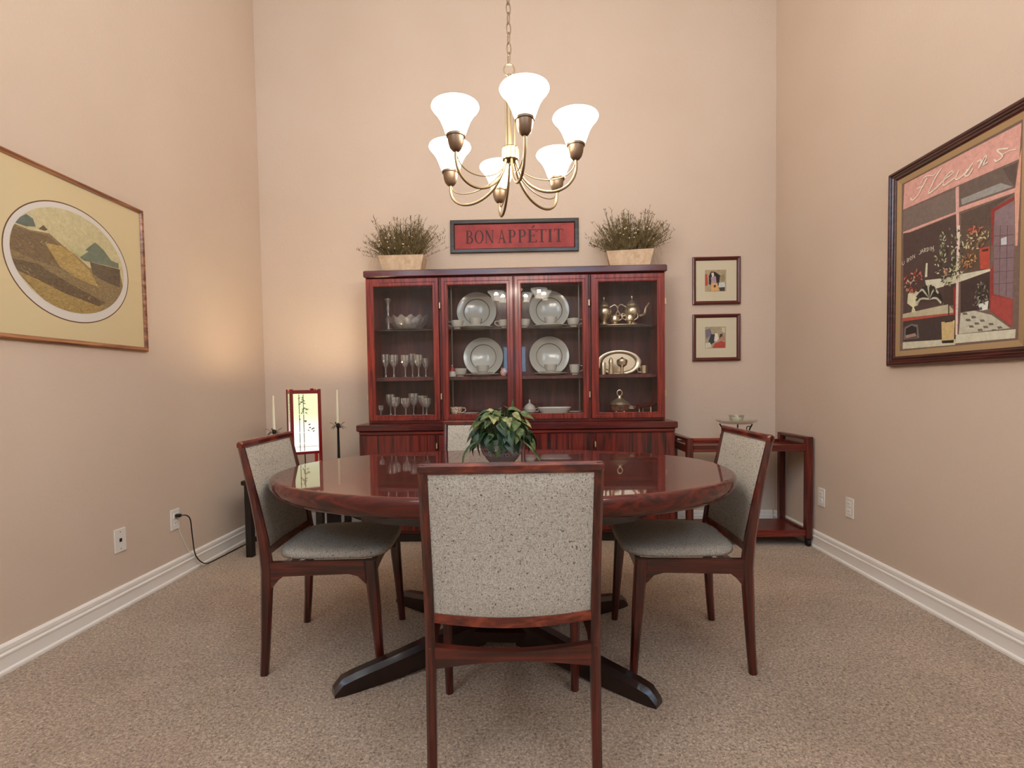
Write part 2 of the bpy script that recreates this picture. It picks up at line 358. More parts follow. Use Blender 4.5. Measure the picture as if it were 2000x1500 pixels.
# ------------------------------------------------------------------ room shell
T = 0.12
struct(mesh_obj('floor', bx(XL - T, XR + T, YR - T, YB + T, -0.1, 0, 0.001), M['carpet'], smooth=False))
struct(mesh_obj('ceiling', bx(XL - T, XR + T, YR - T, YB + T, ZC, ZC + 0.1, 0.001), M['ceiling'], smooth=False))
struct(mesh_obj('wall_back', bx(XL, XR, YB, YB + T, 0, ZC, 0.001), M['wall'], smooth=False))
holes = [(-0.56, 0.04, 1.38, 2.06), (-1.8, -0.4, 3.55, 4.75), (0.25, 1.65, 3.55, 4.75)]
def wall_with_holes(a0, a1, hs, place):
    """wall panel between a0 and a1 with rectangular openings; place(a, b, z0, z1) gives the block"""
    xs = sorted({a0, a1, *[h[0] for h in hs], *[h[1] for h in hs]}); zs = sorted({0, ZC, *[h[2] for h in hs], *[h[3] for h in hs]})
    parts = []
    for i in range(len(xs) - 1):
        for j in range(len(zs) - 1):
            cx, cz = (xs[i] + xs[i + 1]) / 2, (zs[j] + zs[j + 1]) / 2
            if not any(h[0] < cx < h[1] and h[2] < cz < h[3] for h in hs): parts.append(place(xs[i], xs[i + 1], zs[j], zs[j + 1]))
    return join(*parts)
struct(mesh_obj('wall_rear', wall_with_holes(XL, XR, holes, lambda a, b_, z0, z1: bx(a, b_, YR - T, YR, z0, z1, 0)), M['wall'], smooth=False))
side = (-2.5, -0.5, 2.95, 4.55)
struct(mesh_obj('wall_left', wall_with_holes(YR - T, YB + T, [side], lambda a, b_, z0, z1: bx(XL - T, XL, a, b_, z0, z1, 0)), M['wall'], smooth=False))
struct(mesh_obj('wall_right', wall_with_holes(YR - T, YB + T, [side], lambda a, b_, z0, z1: bx(XR, XR + T, a, b_, z0, z1, 0)), M['wall'], smooth=False))
for k, (x0, x1, z0, z1) in enumerate(holes):
    wf = struct(mesh_obj('window_%d' % (k + 1), mv(frame(x1 - x0, z1 - z0, 0.05, [(0, 0), (0, 0.05), (1, 0.05), (1, 0)]), (x0, YR - 0.02, z0)), M['trim'], smooth=False))
    mesh_obj('pane', bx(x0 + 0.05, x1 - 0.05, YR - 0.05, YR - 0.045, z0 + 0.05, z1 - 0.05, 0), M['clear'], wf, smooth=False)
for k, xs in ((4, XL - 0.03), (5, XR + 0.08)):  # unseen side windows, added for the light they throw across the room
    fr = xf(frame(2.0, 1.6, 0.05, [(0, 0), (0, 0.05), (1, 0.05), (1, 0)]), Matrix.Translation((xs, -2.5, 2.95)) @ Matrix.Rotation(PI / 2, 4, 'Z'))
    wf = struct(mesh_obj('window_%d' % k, fr, M['trim'], smooth=False))
    mesh_obj('pane', bx(xs - 0.003, xs + 0.003, -2.45, -0.55, 3.0, 4.5, 0), M['clear'], wf, smooth=False)
# baseboards: flat board, ogee shoulder, rounded top
BP = [(0, 0), (0.021, 0), (0.021, 0.010), (0.018, 0.015), (0.0125, 0.017), (0.0125, 0.066), (0.016, 0.069), (0.016, 0.076), (0.0095, 0.080), (0.0095, 0.086), (0.0125, 0.089), (0.012, 0.104), (0.006, 0.1125), (0.002, 0.1135), (0, 0.1135)]
struct(mesh_obj('baseboard_left', prism([(XL + a, z) for a, z in BP], 1, YR, YB), M['trim'], ang=25))
struct(mesh_obj('baseboard_right', prism([(XR - a, z) for a, z in BP], 1, YR, YB), M['trim'], ang=25))
struct(mesh_obj('baseboard_back', prism([(YB - a, z) for a, z in BP], 0, XL + 0.021, XR - 0.021), M['trim'], ang=25))

# ------------------------------------------------------------------ dining table
TX, TY, TZ = -0.113, 2.135, 0.745
t = thing('dining_table', 'large oval polished rosewood dining table in the middle of the room', 'table', (TX, TY, 0), -0.045)
A, B = 0.916, 0.607
prof = [(-0.24, 0.664), (-0.10, 0.661), (-0.05, 0.664), (-0.026, 0.671), (-0.008, 0.685), (0.004, 0.703), (0.009, 0.722), (0.007, 0.736), (0.001, 0.743), (-0.006, TZ), (-0.012, TZ), (-0.02, TZ)]
mesh_obj('tabletop', loft([[(x, y, z) for x, y in sellipse(A + r_, B + r_, 2.25, 128)] for r_, z in prof]), M['table'], t, ang=50)
mesh_obj('apron', loft([[(x, y, z) for x, y in sellipse(0.60 * s, 0.40 * s, 3, 64)] for s, z in ((1, 0.60), (1, 0.671))]), M['table_dark'], t)
mesh_obj('pedestal', postz([(0, 0, 0.05, 0.34, 0.20), (0, 0, 0.10, 0.40, 0.24), (0, 0, 0.14, 0.30, 0.16), (0, 0, 0.30, 0.24, 0.12), (0, 0, 0.56, 0.24, 0.12), (0, 0, 0.602, 0.40, 0.26)], 0.03), M['table_dark'], t)
for sx, sy in ((-1, -1), (1, -1), (-1, 1), (1, 1)):
    ex, ey = 0.565 * sx, 0.405 * sy; L_ = math.hypot(ex, ey); an = math.atan2(ey, ex)
    sec = [(0.10, 0.035, 0.145, 0.036), (0.25, 0.024, 0.125, 0.034), (0.45, 0.008, 0.092, 0.032), (0.62, 0.0, 0.068, 0.030), (L_ - 0.03, 0.0, 0.058, 0.029), (L_, 0.0, 0.028, 0.024)]
    rings = [[(d, -hw, z0), (d, hw, z0), (d, hw, z1 - 0.018), (d, hw * 0.55, z1), (d, -hw * 0.55, z1), (d, -hw, z1 - 0.018)] for d, z0, z1, hw in sec]
    mesh_obj('foot', xf(loft(rings), Matrix.Rotation(an, 4, 'Z')), M['table_dark'], t)

# ------------------------------------------------------------------ dining chair (origin: floor midway between the rear feet, facing +y)
def post_y(z):
    P = [(0, 0.0), (0.12, 0.009), (0.40, 0.023), (0.50, 0.014), (0.66, -0.014), (0.886, -0.062)]
    for (a, ya), (b_, yb) in zip(P, P[1:]):
        if z <= b_: return ya + (yb - ya) * (z - a) / (b_ - a)
    return P[-1][1]
def make_chair(label):
    t = thing('dining_chair', label, 'chair', group='dining chairs around the table')
    for s in (-1, 1):
        mesh_obj('leg', postz([(s * 0.222, post_y(z), z, 0.026 if z < 0.6 else 0.025, d) for z, d in ((0, 0.030), (0.12, 0.033), (0.30, 0.041), (0.40, 0.046), (0.45, 0.045), (0.52, 0.040), (0.66, 0.032), (0.80, 0.026), (0.875, 0.023), (0.889, 0.015))], 0.008), M['chair_v'], t)
        mesh_obj('leg', postz([(s * 0.222, y, z, w_, d) for z, y, w_, d in ((0, 0.441, 0.026, 0.028), (0.15, 0.431, 0.029, 0.034), (0.30, 0.420, 0.033, 0.043), (0.40, 0.412, 0.035, 0.048), (0.434, 0.410, 0.035, 0.048))], 0.008), M['chair_v'], t)
        sp = [(0.035, 0.434), (0.040, 0.335), (0.062, 0.362), (0.085, 0.380), (0.33, 0.384), (0.365, 0.374), (0.392, 0.345), (0.395, 0.434)]
        mesh_obj('side_rail', prism(sp, 0, s * 0.222 - 0.011, s * 0.222 + 0.011), M['chair_y'], t)
    fr = [(-0.206, 0.420), (0.206, 0.420)] + [(0.206 - 0.412 * k / 10, 0.345 + 0.045 * math.sin(PI * k / 10) ** 0.6) for k in range(11)]
    mesh_obj('front_rail', prism(fr, 1, 0.400, 0.420), M['chair_x'], t)
    rr = [(-0.21 + 0.42 * k / 12, 0.328 + 0.016 * math.sin(PI * k / 12)) for k in range(13)] + [(0.21 - 0.42 * k / 12, 0.388 - 0.018 * math.sin(PI * k / 12)) for k in range(13)]
    mesh_obj('rear_rail', prism(rr, 1, 0.006, 0.030), M['chair_x'], t)
    # back: curved lower rail, straight top rail, upholstered panel
    def bow(x, z): return -0.020 * (1 - (x / 0.22) ** 2) * max(0.0, min(1.0, (0.86 - z) / 0.36))
    rings = []
    for k in range(13):
        x = -0.21 + 0.42 * k / 12; y = post_y(0.469) + bow(x, 0.469); z0 = 0.456 - 0.010 * math.sin(PI * k / 12); z1 = 0.481 - 0.008 * math.sin(PI * k / 12)
        rings.append([(x, y - 0.013, z0), (x, y + 0.013, z0), (x, y + 0.013, z1), (x, y - 0.013, z1)])
    mesh_obj('back_rail', loft(rings), M['chair_top'], t)
    yt = post_y(0.875); rings = []
    for x, ins in ((-0.2345, 0.006), (-0.229, 0.0), (0.229, 0.0), (0.2345, 0.006)):
        rings.append([(x, yt + a, 0.877 + b_) for a, b_ in rrect(0, 0, 0.026 - 2 * ins * .5, 0.028 - 2 * ins * .5, 0.007)])
    mesh_obj('top_rail', loft(rings), M['chair_top'], t)
    nx, nz = 12, 12; V, F = [], []
    for side in (-1, 1):
        for j in range(nz + 1):
            z = 0.473 + (0.864 - 0.473) * j / nz
            for i in range(nx + 1):
                x = -0.2095 + 0.419 * i / nx; e = min(1.0, min(i, nx - i, j, nz - j) / 1.0)
                zz = z - 0.008 * math.sin(PI * i / nx) * (1 - j / nz)
                V.append((x, post_y(z) + bow(x, z) + side * (0.006 + 0.007 * e), zz))
    q = (nx + 1) * (nz + 1)
    for j in range(nz):
        for i in range(nx):
            a = j * (nx + 1) + i; F.append((a, a + 1, a + nx + 2, a + nx + 1)); F.append((q + a, q + a + nx + 1, q + a + nx + 2, q + a + 1))
    edge = [i for i in range(nx + 1)] + [j * (nx + 1) + nx for j in range(1, nz + 1)] + [nz * (nx + 1) + i for i in range(nx - 1, -1, -1)] + [j * (nx + 1) for j in range(nz - 1, 0, -1)]
    for a, b_ in zip(edge, edge[1:] + edge[:1]): F.append((a, b_, q + b_, q + a))
    mesh_obj('backrest', (V, F), M['tweed'], t, ang=60)
    # seat cushion: rounded trapezoid with a soft crown
    rings = []
    for sc, z in ((0.95, 0.4345), (0.985, 0.438), (1.0, 0.446), (0.995, 0.455), (0.978, 0.463), (0.93, 0.470), (0.78, 0.475), (0.45, 0.479), (0.1, 0.480)):
        rings.append([(x * sc * (0.93 + 0.14 * (y * sc + 0.2) / 0.4 * 0.5), 0.250 + y * sc, z) for x, y in sellipse(0.224, 0.217, 4.5, 64)])
    mesh_obj('seat', loft(rings), M['tweed'], t, ang=70)
    for s in (-1, 1):
        mesh_obj('screw_cap', xf(lathe([(0.005, 0), (0.005, 0.0015), (0.002, 0.003)], 12), Matrix.Translation((s * 0.222, post_y(0.385) - 0.022, 0.385)) @ Matrix.Rotation(PI / 2, 4, 'X')), M['chair_v'], t)
    return t
ch = make_chair('dining chair nearest the viewer, its grey upholstered back towards us')
ch.location = (-0.044, 1.345, 0); ch.rotation_euler = (0, 0, 0.045)
copy_tree(ch, (0.832, 2.125, 0), PI / 2 - 0.012, 'dining chair at the right end of the table, in front of the tea cart')
copy_tree(ch, (-1.022, 2.105, 0), -PI / 2 + 0.06, 'dining chair at the left end of the table, in front of the lantern')
copy_tree(ch, (-0.245, 2.895, 0), PI, 'dining chair on the far side of the table, behind the leafy plant')

# ------------------------------------------------------------------ buffet and glazed hutch
bu = thing('buffet', 'low mahogany buffet with dark-striped doors carrying the glazed hutch', 'sideboard', (-0.077, 3.74, 0))
ox = -0.077; oy = 3.74
def L(vf): return mv(vf, (-ox, -oy, 0))
mesh_obj('plinth', L(bx(-1.14, 0.985, 3.56, 3.95, 0, 0.085)), M['ebony'], bu)
mesh_obj('carcass', L(bx(-1.168, 1.012, 3.540, 3.955, 0.06, 0.784)), M['hutch_dark'], bu)
mesh_obj('countertop', L(bx(-1.182, 1.026, 3.512, 3.957, 0.784, 0.831, 0.006)), M['hutch_dark'], bu)
mesh_obj('top_rail', L(bx(-1.168, 1.012, 3.530, 3.541, 0.760, 0.783, 0.003)), M['hutch_h'], bu)
dx = [(-1.164, -0.632), (-0.612, -0.085), (-0.071, 0.456), (0.476, 1.008)]
for k, (a, b_) in enumerate(dx):
    d = mesh_obj('door', L(bx(a, b_, 3.522, 3.541, 0.085, 0.757, 0.004)), M['rosewood'], bu)
    hx = (b_ + 0.008) if k in (0, 2) else (a - 0.008)
    if k in (0, 3): mesh_obj('hinge', L(bx(hx - 0.005, hx + 0.005, 3.516, 3.530, 0.66, 0.70, 0.002)), M['brass'], d)
    mesh_obj('hinge', L(bx(hx - 0.005, hx + 0.005, 3.520, 3.530, 0.15, 0.19, 0.002)), M['brass'], d)

hu = thing('china_hutch', 'tall mahogany hutch with four glazed doors standing on the buffet', 'cabinet', (-0.077, 3.79, 0.831))
oz = 0.831
def L2(vf): return mv(vf, (-ox, -3.79, -oz))
mesh_obj('crown', L2(bx(-1.140, 0.986, 3.618, 3.957, 1.866, 1.914, 0.006)), M['hutch_dark'], hu)
for x0, x1 in ((-1.130, -1.106), (0.951, 0.975)): mesh_obj('side_panel', L2(bx(x0, x1, 3.648, 3.950, 0.831, 1.866, 0.003)), M['hutch'], hu)
for xc in (-0.6015, -0.0805, 0.451): mesh_obj('divider', L2(bx(xc - 0.009, xc + 0.009, 3.648, 3.935, 0.855, 1.860, 0.002)), M['hutch_in'], hu)
mesh_obj('back_panel', L2(bx(-1.11, 0.955, 3.935, 3.950, 0.831, 1.866, 0.002)), M['hutch_in'], hu)
mesh_obj('bottom_panel', L2(bx(-1.106, 0.951, 3.650, 3.935, 0.831, 0.878, 0.003)), M['hutch_h'], hu)
mesh_obj('top_panel', L2(bx(-1.106, 0.951, 3.650, 3.935, 1.840, 1.866, 0.002)), M['hutch_in'], hu)
bays = [(-1.106, -0.6105), (-0.5925, -0.0895), (-0.0715, 0.442), (0.460, 0.951)]
SH1, SH2, SH0 = 1.503, 1.160, 0.878       # heights of the shelf tops
for x0, x1 in bays:
    mesh_obj('glass_shelf', L2(bx(x0 + 0.002, x1 - 0.002, 3.690, 3.934, SH1 - 0.008, SH1, 0.001)), M['shelf_glass'], hu)
    mesh_obj('wood_shelf', L2(bx(x0 + 0.001, x1 - 0.001, 3.680, 3.934, SH2 - 0.026, SH2, 0.002)), M['hutch_in'], hu)
for xs in (-0.532, 0.383): mesh_obj('shelf_standard', L2(bx(xs - 0.004, xs + 0.004, 3.715, 3.722, 0.879, 1.839, 0.001)), M['china_band'], hu)
doors = [(-1.126, -0.611, -1.074, -0.654), (-0.592, -0.086, -0.545, -0.132), (-0.075, 0.442, -0.028, 0.399), (0.460, 0.971, 0.513, 0.918)]
for k, (a, b_, g0, g1) in enumerate(doors):
    z0, z1 = 0.850, 1.857; sw = (g0 - a + b_ - g1) / 2
    # stepped frame
    V, F = [], []
    def loop(x0, x1, zz0, zz1, y): return [(x0, y, zz0), (x1, y, zz0), (x1, y, zz1), (x0, y, zz1)]
    zi0, zi1 = 0.891, 1.802
    def ins(f): return loop(a + (g0 - a) * f, b_ - (b_ - g1) * f, z0 + (zi0 - z0) * f, z1 - (z1 - zi1) * f, 0)
    rings = []
    for f, y in ((0, 3.646), (0, 3.630), (0.06, 3.627), (0.50, 3.627), (0.56, 3.6295), (0.90, 3.6295), (1.0, 3.633), (1.0, 3.646)):
        rings.append([(p[0], y, p[2]) for p in ins(f)])
    V = [p for r_ in rings for p in r_]; n = len(rings)
    for i in range(n):
        j = (i + 1) % n
        for q in range(4): F.append((i * 4 + q, i * 4 + (q + 1) % 4, j * 4 + (q + 1) % 4, j * 4 + q))
    d = mesh_obj('door', L2((V, F)), M['hutch'], hu, ang=20)
    mesh_obj('pane', L2(([(g0 - .004, 3.640, zi0 - .004), (g1 + .004, 3.640, zi0 - .004), (g1 + .004, 3.640, zi1 + .004), (g0 - .004, 3.640, zi1 + .004)], [(0, 1, 2, 3)])), M['pane'], d, smooth=False)
    hx = {0: -1.1285, 1: -0.6015, 2: 0.4455, 3: 0.9735}[k]
    for hz in (1.02, 1.66): mesh_obj('hinge', L2(bx(hx - 0.005, hx + 0.005, 3.617, 3.634, hz - 0.022, hz + 0.022, 0.002)), M['brass'], d)

# ------------------------------------------------------------------ things in the hutch
def goblet(label, x, y, z, h, r_, group):
    st = 0.42 * h; p = [(r_ * 0.72, 0), (r_ * 0.74, 0.003), (r_ * 0.25, 0.008), (0.0045, 0.016), (0.004, st * 0.5), (0.0065, st * 0.55), (0.004, st * 0.62), (0.006, st), (r_ * 0.55, st + 0.10 * h), (r_ * 0.88, st + 0.25 * h), (r_, st + 0.40 * h), (r_ * 0.97, h)]
    pin = [(r_ * 0.97 - 0.0016, h), (r_ - 0.002, st + 0.40 * h), (r_ * 0.86 - 0.002, st + 0.26 * h), (r_ * 0.5, st + 0.12 * h), (0.001, st + 0.05 * h)]
    return tag(mesh_obj('goblet', lathe(p + pin, 20, flute=(10, 0.06)), M['crystal'], None, loc=(x, y, z), ang=20), label, 'glass', group)
ordn = ['first', 'second', 'third', 'fourth', 'fifth', 'sixth', 'seventh']
for k, (x, y, h, r_) in enumerate([(-1.030, 3.75, 0.172, 0.028), (-0.962, 3.72, 0.165, 0.031), (-0.880, 3.73, 0.163, 0.030), (-0.842, 3.80, 0.176, 0.029), (-0.780, 3.72, 0.163, 0.030), (-0.735, 3.76, 0.140, 0.025)]):
    goblet(ordn[k] + ' crystal goblet from the left on the middle shelf of the left cabinet', x, y, SH2, h, r_, 'goblets on the middle shelf')
for k, (x, y, h, r_) in enumerate([(-1.058, 3.70, 0.082, 0.020), (-1.005, 3.77, 0.160, 0.031), (-0.960, 3.72, 0.140, 0.036), (-0.880, 3.72, 0.132, 0.034), (-0.838, 3.79, 0.165, 0.036), (-0.765, 3.78, 0.148, 0.034), (-0.728, 3.72, 0.130, 0.031)]):
    goblet(ordn[k] + ' wine glass from the left on the cabinet floor, behind the left door', x, y, SH0, h, r_, 'wine glasses on the cabinet floor')
# crystal candlestick and cut-glass bowl on a tray
tag(mesh_obj('candlestick', lathe([(0.030, 0), (0.032, 0.006), (0.012, 0.018), (0.008, 0.05), (0.020, 0.075), (0.022, 0.092), (0.009, 0.112), (0.008, 0.150), (0.015, 0.165), (0.010, 0.200), (0.020, 0.222), (0.026, 0.232), (0.026, 0.240), (0.010, 0.240), (0.001, 0.225)], 12), M['crystal'], None, loc=(-1.012, 3.79, SH1)), 'tall crystal candlestick on the top shelf of the left cabinet', 'candlestick')
bw = thing('cut_glass_bowl', 'oval cut-glass bowl with a scalloped rim on the top left shelf', 'bowl', (-0.862, 3.79, SH1 + 0.012))
def scallop(sx, sy, dz):
    rings = []
    for s, z in ((0.45, 0.004), (0.62, 0.008), (0.78, 0.030), (0.90, 0.060), (1.0, 0.092), (0.96, 0.092), (0.86, 0.062), (0.72, 0.034), (0.4, 0.014)):
        rings.append([(sx * s * math.cos(t) * (1 + 0.03 * math.cos(14 * t)), sy * s * math.sin(t) * (1 + 0.03 * math.cos(14 * t)), z + (0.010 * math.cos(14 * t) if z > 0.08 else 0)) for t in [2 * PI * k / 84 for k in range(84)]])
    return loft(rings)
mesh_obj('basin', scallop(0.155, 0.085, 0), M['crystal'], bw, ang=15)
tag(mesh_obj('glass_tray', loft([[(0.205 * s * math.cos(t), 0.105 * s * math.sin(t), z) for t in [2 * PI * k / 64 for k in range(64)]] for s, z in ((0.9, 0), (1, 0.005), (1.0, 0.012), (0.96, 0.012), (0.9, 0.006), (0.2, 0.006))]), M['clear'], None, loc=(-0.865, 3.79, SH1)), 'clear oval glass tray under the cut-glass bowl', 'tray')

def saucer_v(r_): return lathe([(r_ * 0.5, 0), (r_ * 0.55, 0.004), (r_, 0.014), (r_ * 0.99, 0.017), (r_ * 0.6, 0.008), (0.001, 0.007)], 36)
def cup(label, x, y, z, rz, mat='china', h=0.060, r_=0.047):
    t = thing('teacup', label, 'cup', (x, y, z), rz, group='white china cups')
    mesh_obj('bowl', lathe([(r_ * 0.52, 0), (r_ * 0.55, 0.004), (r_ * 0.5, 0.007), (r_ * 0.78, 0.016), (r_ * 0.93, h * 0.6), (r_, h), (r_ - 0.003, h), (r_ * 0.9 - 0.003, h * 0.6), (r_ * 0.7, 0.02), (0.001, 0.012)], 28), M[mat], t)
    mesh_obj('handle', tube(spline([(r_ * 0.95, 0, h * 0.88), (r_ + 0.020, 0, h * 0.86), (r_ + 0.022, 0, h * 0.55), (r_ * 0.82, 0, h * 0.28)]), 0.0032, 8), M[mat], t)
    return t
def standing_plate(label, x, z):
    t = thing('dinner_plate', label, 'plate', (x, 3.868, z), group='display plates in the hutch')
    R0 = 0.149; tilt = Matrix.Translation((0, 0.010, 0)) @ Matrix.Rotation(math.radians(-9), 4, 'X') @ Matrix.Translation((0, 0, R0)) @ Matrix.Rotation(PI / 2, 4, 'X')
    mesh_obj('dish', xf(lathe([(0.001, 0), (0.085, 0), (0.096, 0.006), (0.149, 0.018), (0.149, 0.021), (0.098, 0.010), (0.092, 0.006), (0.001, 0.005)], 56), tilt), M['china'], t, ang=40)
    mesh_obj('rim_band', xf(lathe([(0.094, 0.0085), (0.098, 0.0125), (0.100, 0.0125), (0.097, 0.0085)], 56, cap=False), tilt), M['china_band'], t)
    return t
for bay, xc, nm in ((1, -0.366, 'centre-left'), (2, 0.180, 'centre-right')):
    for z, rowname, dxp in ((SH1, 'top', 0), (SH2, 'middle', 0.045 if bay == 1 else -0.004)):
        x = xc + dxp
        standing_plate('white dinner plate standing on edge on the %s shelf, %s door' % (rowname, nm), x, z)
        tag(mesh_obj('flat_plate', lathe([(0.07, 0), (0.075, 0.004), (0.128, 0.015), (0.127, 0.018), (0.08, 0.008), (0.001, 0.007)], 44), M['china'], None, loc=(x + 0.002, 3.765, z)), 'white plate lying flat under a saucer on the %s shelf, %s door' % (rowname, nm), 'plate', 'flat plates in the hutch')
        tag(mesh_obj('saucer', saucer_v(0.082), M['china'], None, loc=(x + 0.002, 3.765, z + 0.0125)), 'white saucer between flat plate and cup on the %s shelf, %s door' % (rowname, nm), 'saucer', 'saucers in the hutch')
        cup('white cup on a saucer before the standing plate, %s shelf, %s door' % (rowname, nm), x + 0.004, 3.765, z + 0.0200, 0.5 * PI)
cup('white teacup at the left end of the top shelf, centre-left door', -0.492, 3.712, SH1, PI)
cup('white teacup at the right end of the top shelf, centre-left door', -0.150, 3.730, SH1, PI)
cup('white teacup at the left end of the top shelf, centre-right door', -0.012, 3.72, SH1, 0.4 * PI)
cup('white teacup at the right end of the top shelf, centre-right door', 0.345, 3.715, SH1, 0.1)
cup('plain white cup beside the red figurine on the middle shelf', -0.478, 3.74, SH2, 0.5 * PI)
cup('white creamer cup at the right end of the middle shelf, centre-right door', 0.352, 3.72, SH2, 0.1, h=0.075, r_=0.040)
cup('floral patterned mug on the cabinet floor, centre-left door', -0.513, 3.715, SH0, 0.1, mat='mug_pat', h=0.062, r_=0.046)
tag(mesh_obj('saucer', saucer_v(0.07), M['china'], None, loc=(-0.42, 3.79, SH0)), 'white saucer on the cabinet floor behind the leafy plant', 'saucer', 'saucers in the hutch')
fg = thing('figurine', 'small figurine with red hat on the middle shelf, centre-left door', 'figurine', (-0.533, 3.705, SH2))
mesh_obj('body', lathe([(0.028, 0), (0.030, 0.008), (0.026, 0.028), (0.016, 0.042), (0.001, 0.046)], 20), M['china'], fg)
mesh_obj('hat', lathe([(0.019, 0.040), (0.020, 0.046), (0.013, 0.062), (0.007, 0.072), (0.001, 0.076)], 20), M['red_glaze'], fg)
mesh_obj('pompom', lathe([(0.001, 0.073), (0.006, 0.077), (0.006, 0.082), (0.001, 0.087)], 12), M['skin_pink'], fg)
fg2 = thing('pink_vase', 'small pink porcelain vase at the right end of the middle shelf, centre-left door', 'vase', (-0.160, 3.71, SH2))
mesh_obj('body', lathe([(0.014, 0), (0.022, 0.01), (0.026, 0.03), (0.018, 0.048), (0.022, 0.058), (0.019, 0.058), (0.014, 0.046), (0.001, 0.04)], 20), M['skin_pink'], fg2)
sb = thing('sugar_bowl', 'white lidded sugar bowl with knob behind the leafy plant', 'bowl', (0.022, 3.715, SH0))
mesh_obj('bowl', lathe([(0.022, 0), (0.024, 0.005), (0.042, 0.02), (0.046, 0.042), (0.040, 0.052), (0.001, 0.052)], 28), M['china'], sb)
mesh_obj('lid', lathe([(0.042, 0.052), (0.036, 0.064), (0.018, 0.078), (0.006, 0.084), (0.005, 0.092), (0.007, 0.098), (0.004, 0.108), (0.001, 0.110)], 28), M['china'], sb)
for s in (-1, 1): mesh_obj('handle', tube(spline([(s * 0.044, 0, 0.042), (s * 0.064, 0, 0.044), (s * 0.062, 0, 0.026), (s * 0.042, 0, 0.022)]), 0.003, 8), M['china'], sb)
tag(mesh_obj('serving_dish', loft([[(x, y, z) for x, y in sellipse(0.122 * s, 0.058 * s, 4, 48)] for s, z in ((0.72, 0), (0.76, 0.004), (0.97, 0.044), (1.0, 0.048), (0.985, 0.052), (0.93, 0.044), (0.70, 0.010), (0.1, 0.008))]), M['china'], None, loc=(0.200, 3.725, SH0)), 'long white rectangular serving dish on the cabinet floor, centre-right door', 'dish')
tag(mesh_obj('saucer', saucer_v(0.06), M['china'], None, loc=(0.352, 3.80, SH0)), 'small white saucer beside the long serving dish', 'saucer', 'saucers in the hutch')

# silver in the right bay
def pot(name, label, x, y, z, s, rz, spout=True, handle=True, tall=False):
    t = thing(name, label, 'silverware', (x, y, z), rz)
    P = [(0.030, 0), (0.032, 0.006), (0.018, 0.016), (0.020, 0.026), (0.046, 0.050), (0.054, 0.074), (0.046, 0.096), (0.030, 0.108), (0.036, 0.114)]
    if tall: P = [(r_, zz * 1.12) for r_, zz in P]
    k = P[-1][1]
    mesh_obj('body', lathe([(r_ * s, zz * s) for r_, zz in P] + [(0.001, P[-1][1] * s)], 28, flute=(10, 0.02)), M['silver'], t)
    mesh_obj('lid', lathe([(r_ * s, (k + zz) * s) for r_, zz in ((0.035, 0), (0.028, 0.016), (0.010, 0.026), (0.004, 0.034), (0.008, 0.042), (0.007, 0.050), (0.001, 0.056))], 24), M['silver'], t)
    if spout: mesh_obj('spout', tube(spline([(0.044 * s, 0, 0.055 * s), (0.078 * s, 0, 0.066 * s), (0.088 * s, 0, 0.105 * s), (0.108 * s, 0, 0.135 * s)]), [0.013 * s * (1 - 0.03 * i) for i in range(19)], 10), M['silver'], t)
    if handle: mesh_obj('handle', tube(spline([(-0.036 * s, 0, 0.112 * s), (-0.072 * s, 0, 0.128 * s), (-0.090 * s, 0, 0.100 * s), (-0.072 * s, 0, 0.062 * s), (-0.046 * s, 0, 0.054 * s)]), 0.0045 * s, 8), M['silver'], t)
    for a in (0.6, 2.2, 4.0, 5.4):
        mesh_obj('foot', lathe([(0.004 * s, -0.012 * s), (0.007 * s, -0.008 * s), (0.004 * s, 0.004 * s)], 8, cx=0.027 * s * math.cos(a), cy=0.027 * s * math.sin(a)), M['silver'], t)
    return t
tag(mesh_obj('silver_tray', loft([[(0.175 * s * math.cos(t_), 0.095 * s * math.sin(t_), z) for t_ in [2 * PI * k / 64 for k in range(64)]] for s, z in ((0.85, 0), (0.9, 0.003), (1, 0.010), (0.99, 0.013), (0.88, 0.006), (0.1, 0.005))]), M['silver'], None, loc=(0.700, 3.79, SH1)), 'oval silver tray under the tea set on the top right shelf', 'tray')
ZT = SH1 + 0.0115
pot('coffee_pot', 'silver coffee pot at the left of the tea set', 0.578, 3.82, ZT + 0.012, 1.12, PI, spout=False, tall=True)
pot('teapot', 'tall silver teapot with a curved spout at the right of the tea set', 0.785, 3.83, ZT + 0.012, 1.16, 0.0, tall=True)
def creamer(label, x, y, rz, s=1.0):
    t = thing('creamer', label, 'silverware', (x, y, ZT), rz)
    mesh_obj('body', lathe([(0.020 * s, 0), (0.022 * s, 0.004 * s), (0.012 * s, 0.012 * s), (0.030 * s, 0.030 * s), (0.033 * s, 0.048 * s), (0.026 * s, 0.064 * s), (0.031 * s, 0.072 * s), (0.028 * s, 0.072 * s), (0.024 * s, 0.062 * s), (0.001, 0.04 * s)], 24, flute=(8, 0.03)), M['silver'], t)
    mesh_obj('handle', tube(spline([(0.028 * s, 0, 0.066 * s), (0.052 * s, 0, 0.078 * s), (0.054 * s, 0, 0.050 * s), (0.030 * s, 0, 0.032 * s)]), 0.0034 * s, 8), M['silver'], t)
    return t
creamer('silver creamer in front of the coffee pot', 0.645, 3.745, 0.1)
sg = creamer('silver sugar bowl with two handles in front of the teapot', 0.752, 3.745, 0.1, 1.05)
mesh_obj('handle', tube(spline([(-0.029, 0, 0.069), (-0.054, 0, 0.082), (-0.057, 0, 0.052), (-0.031, 0, 0.034)]), 0.0036, 8), M['silver'], sg)
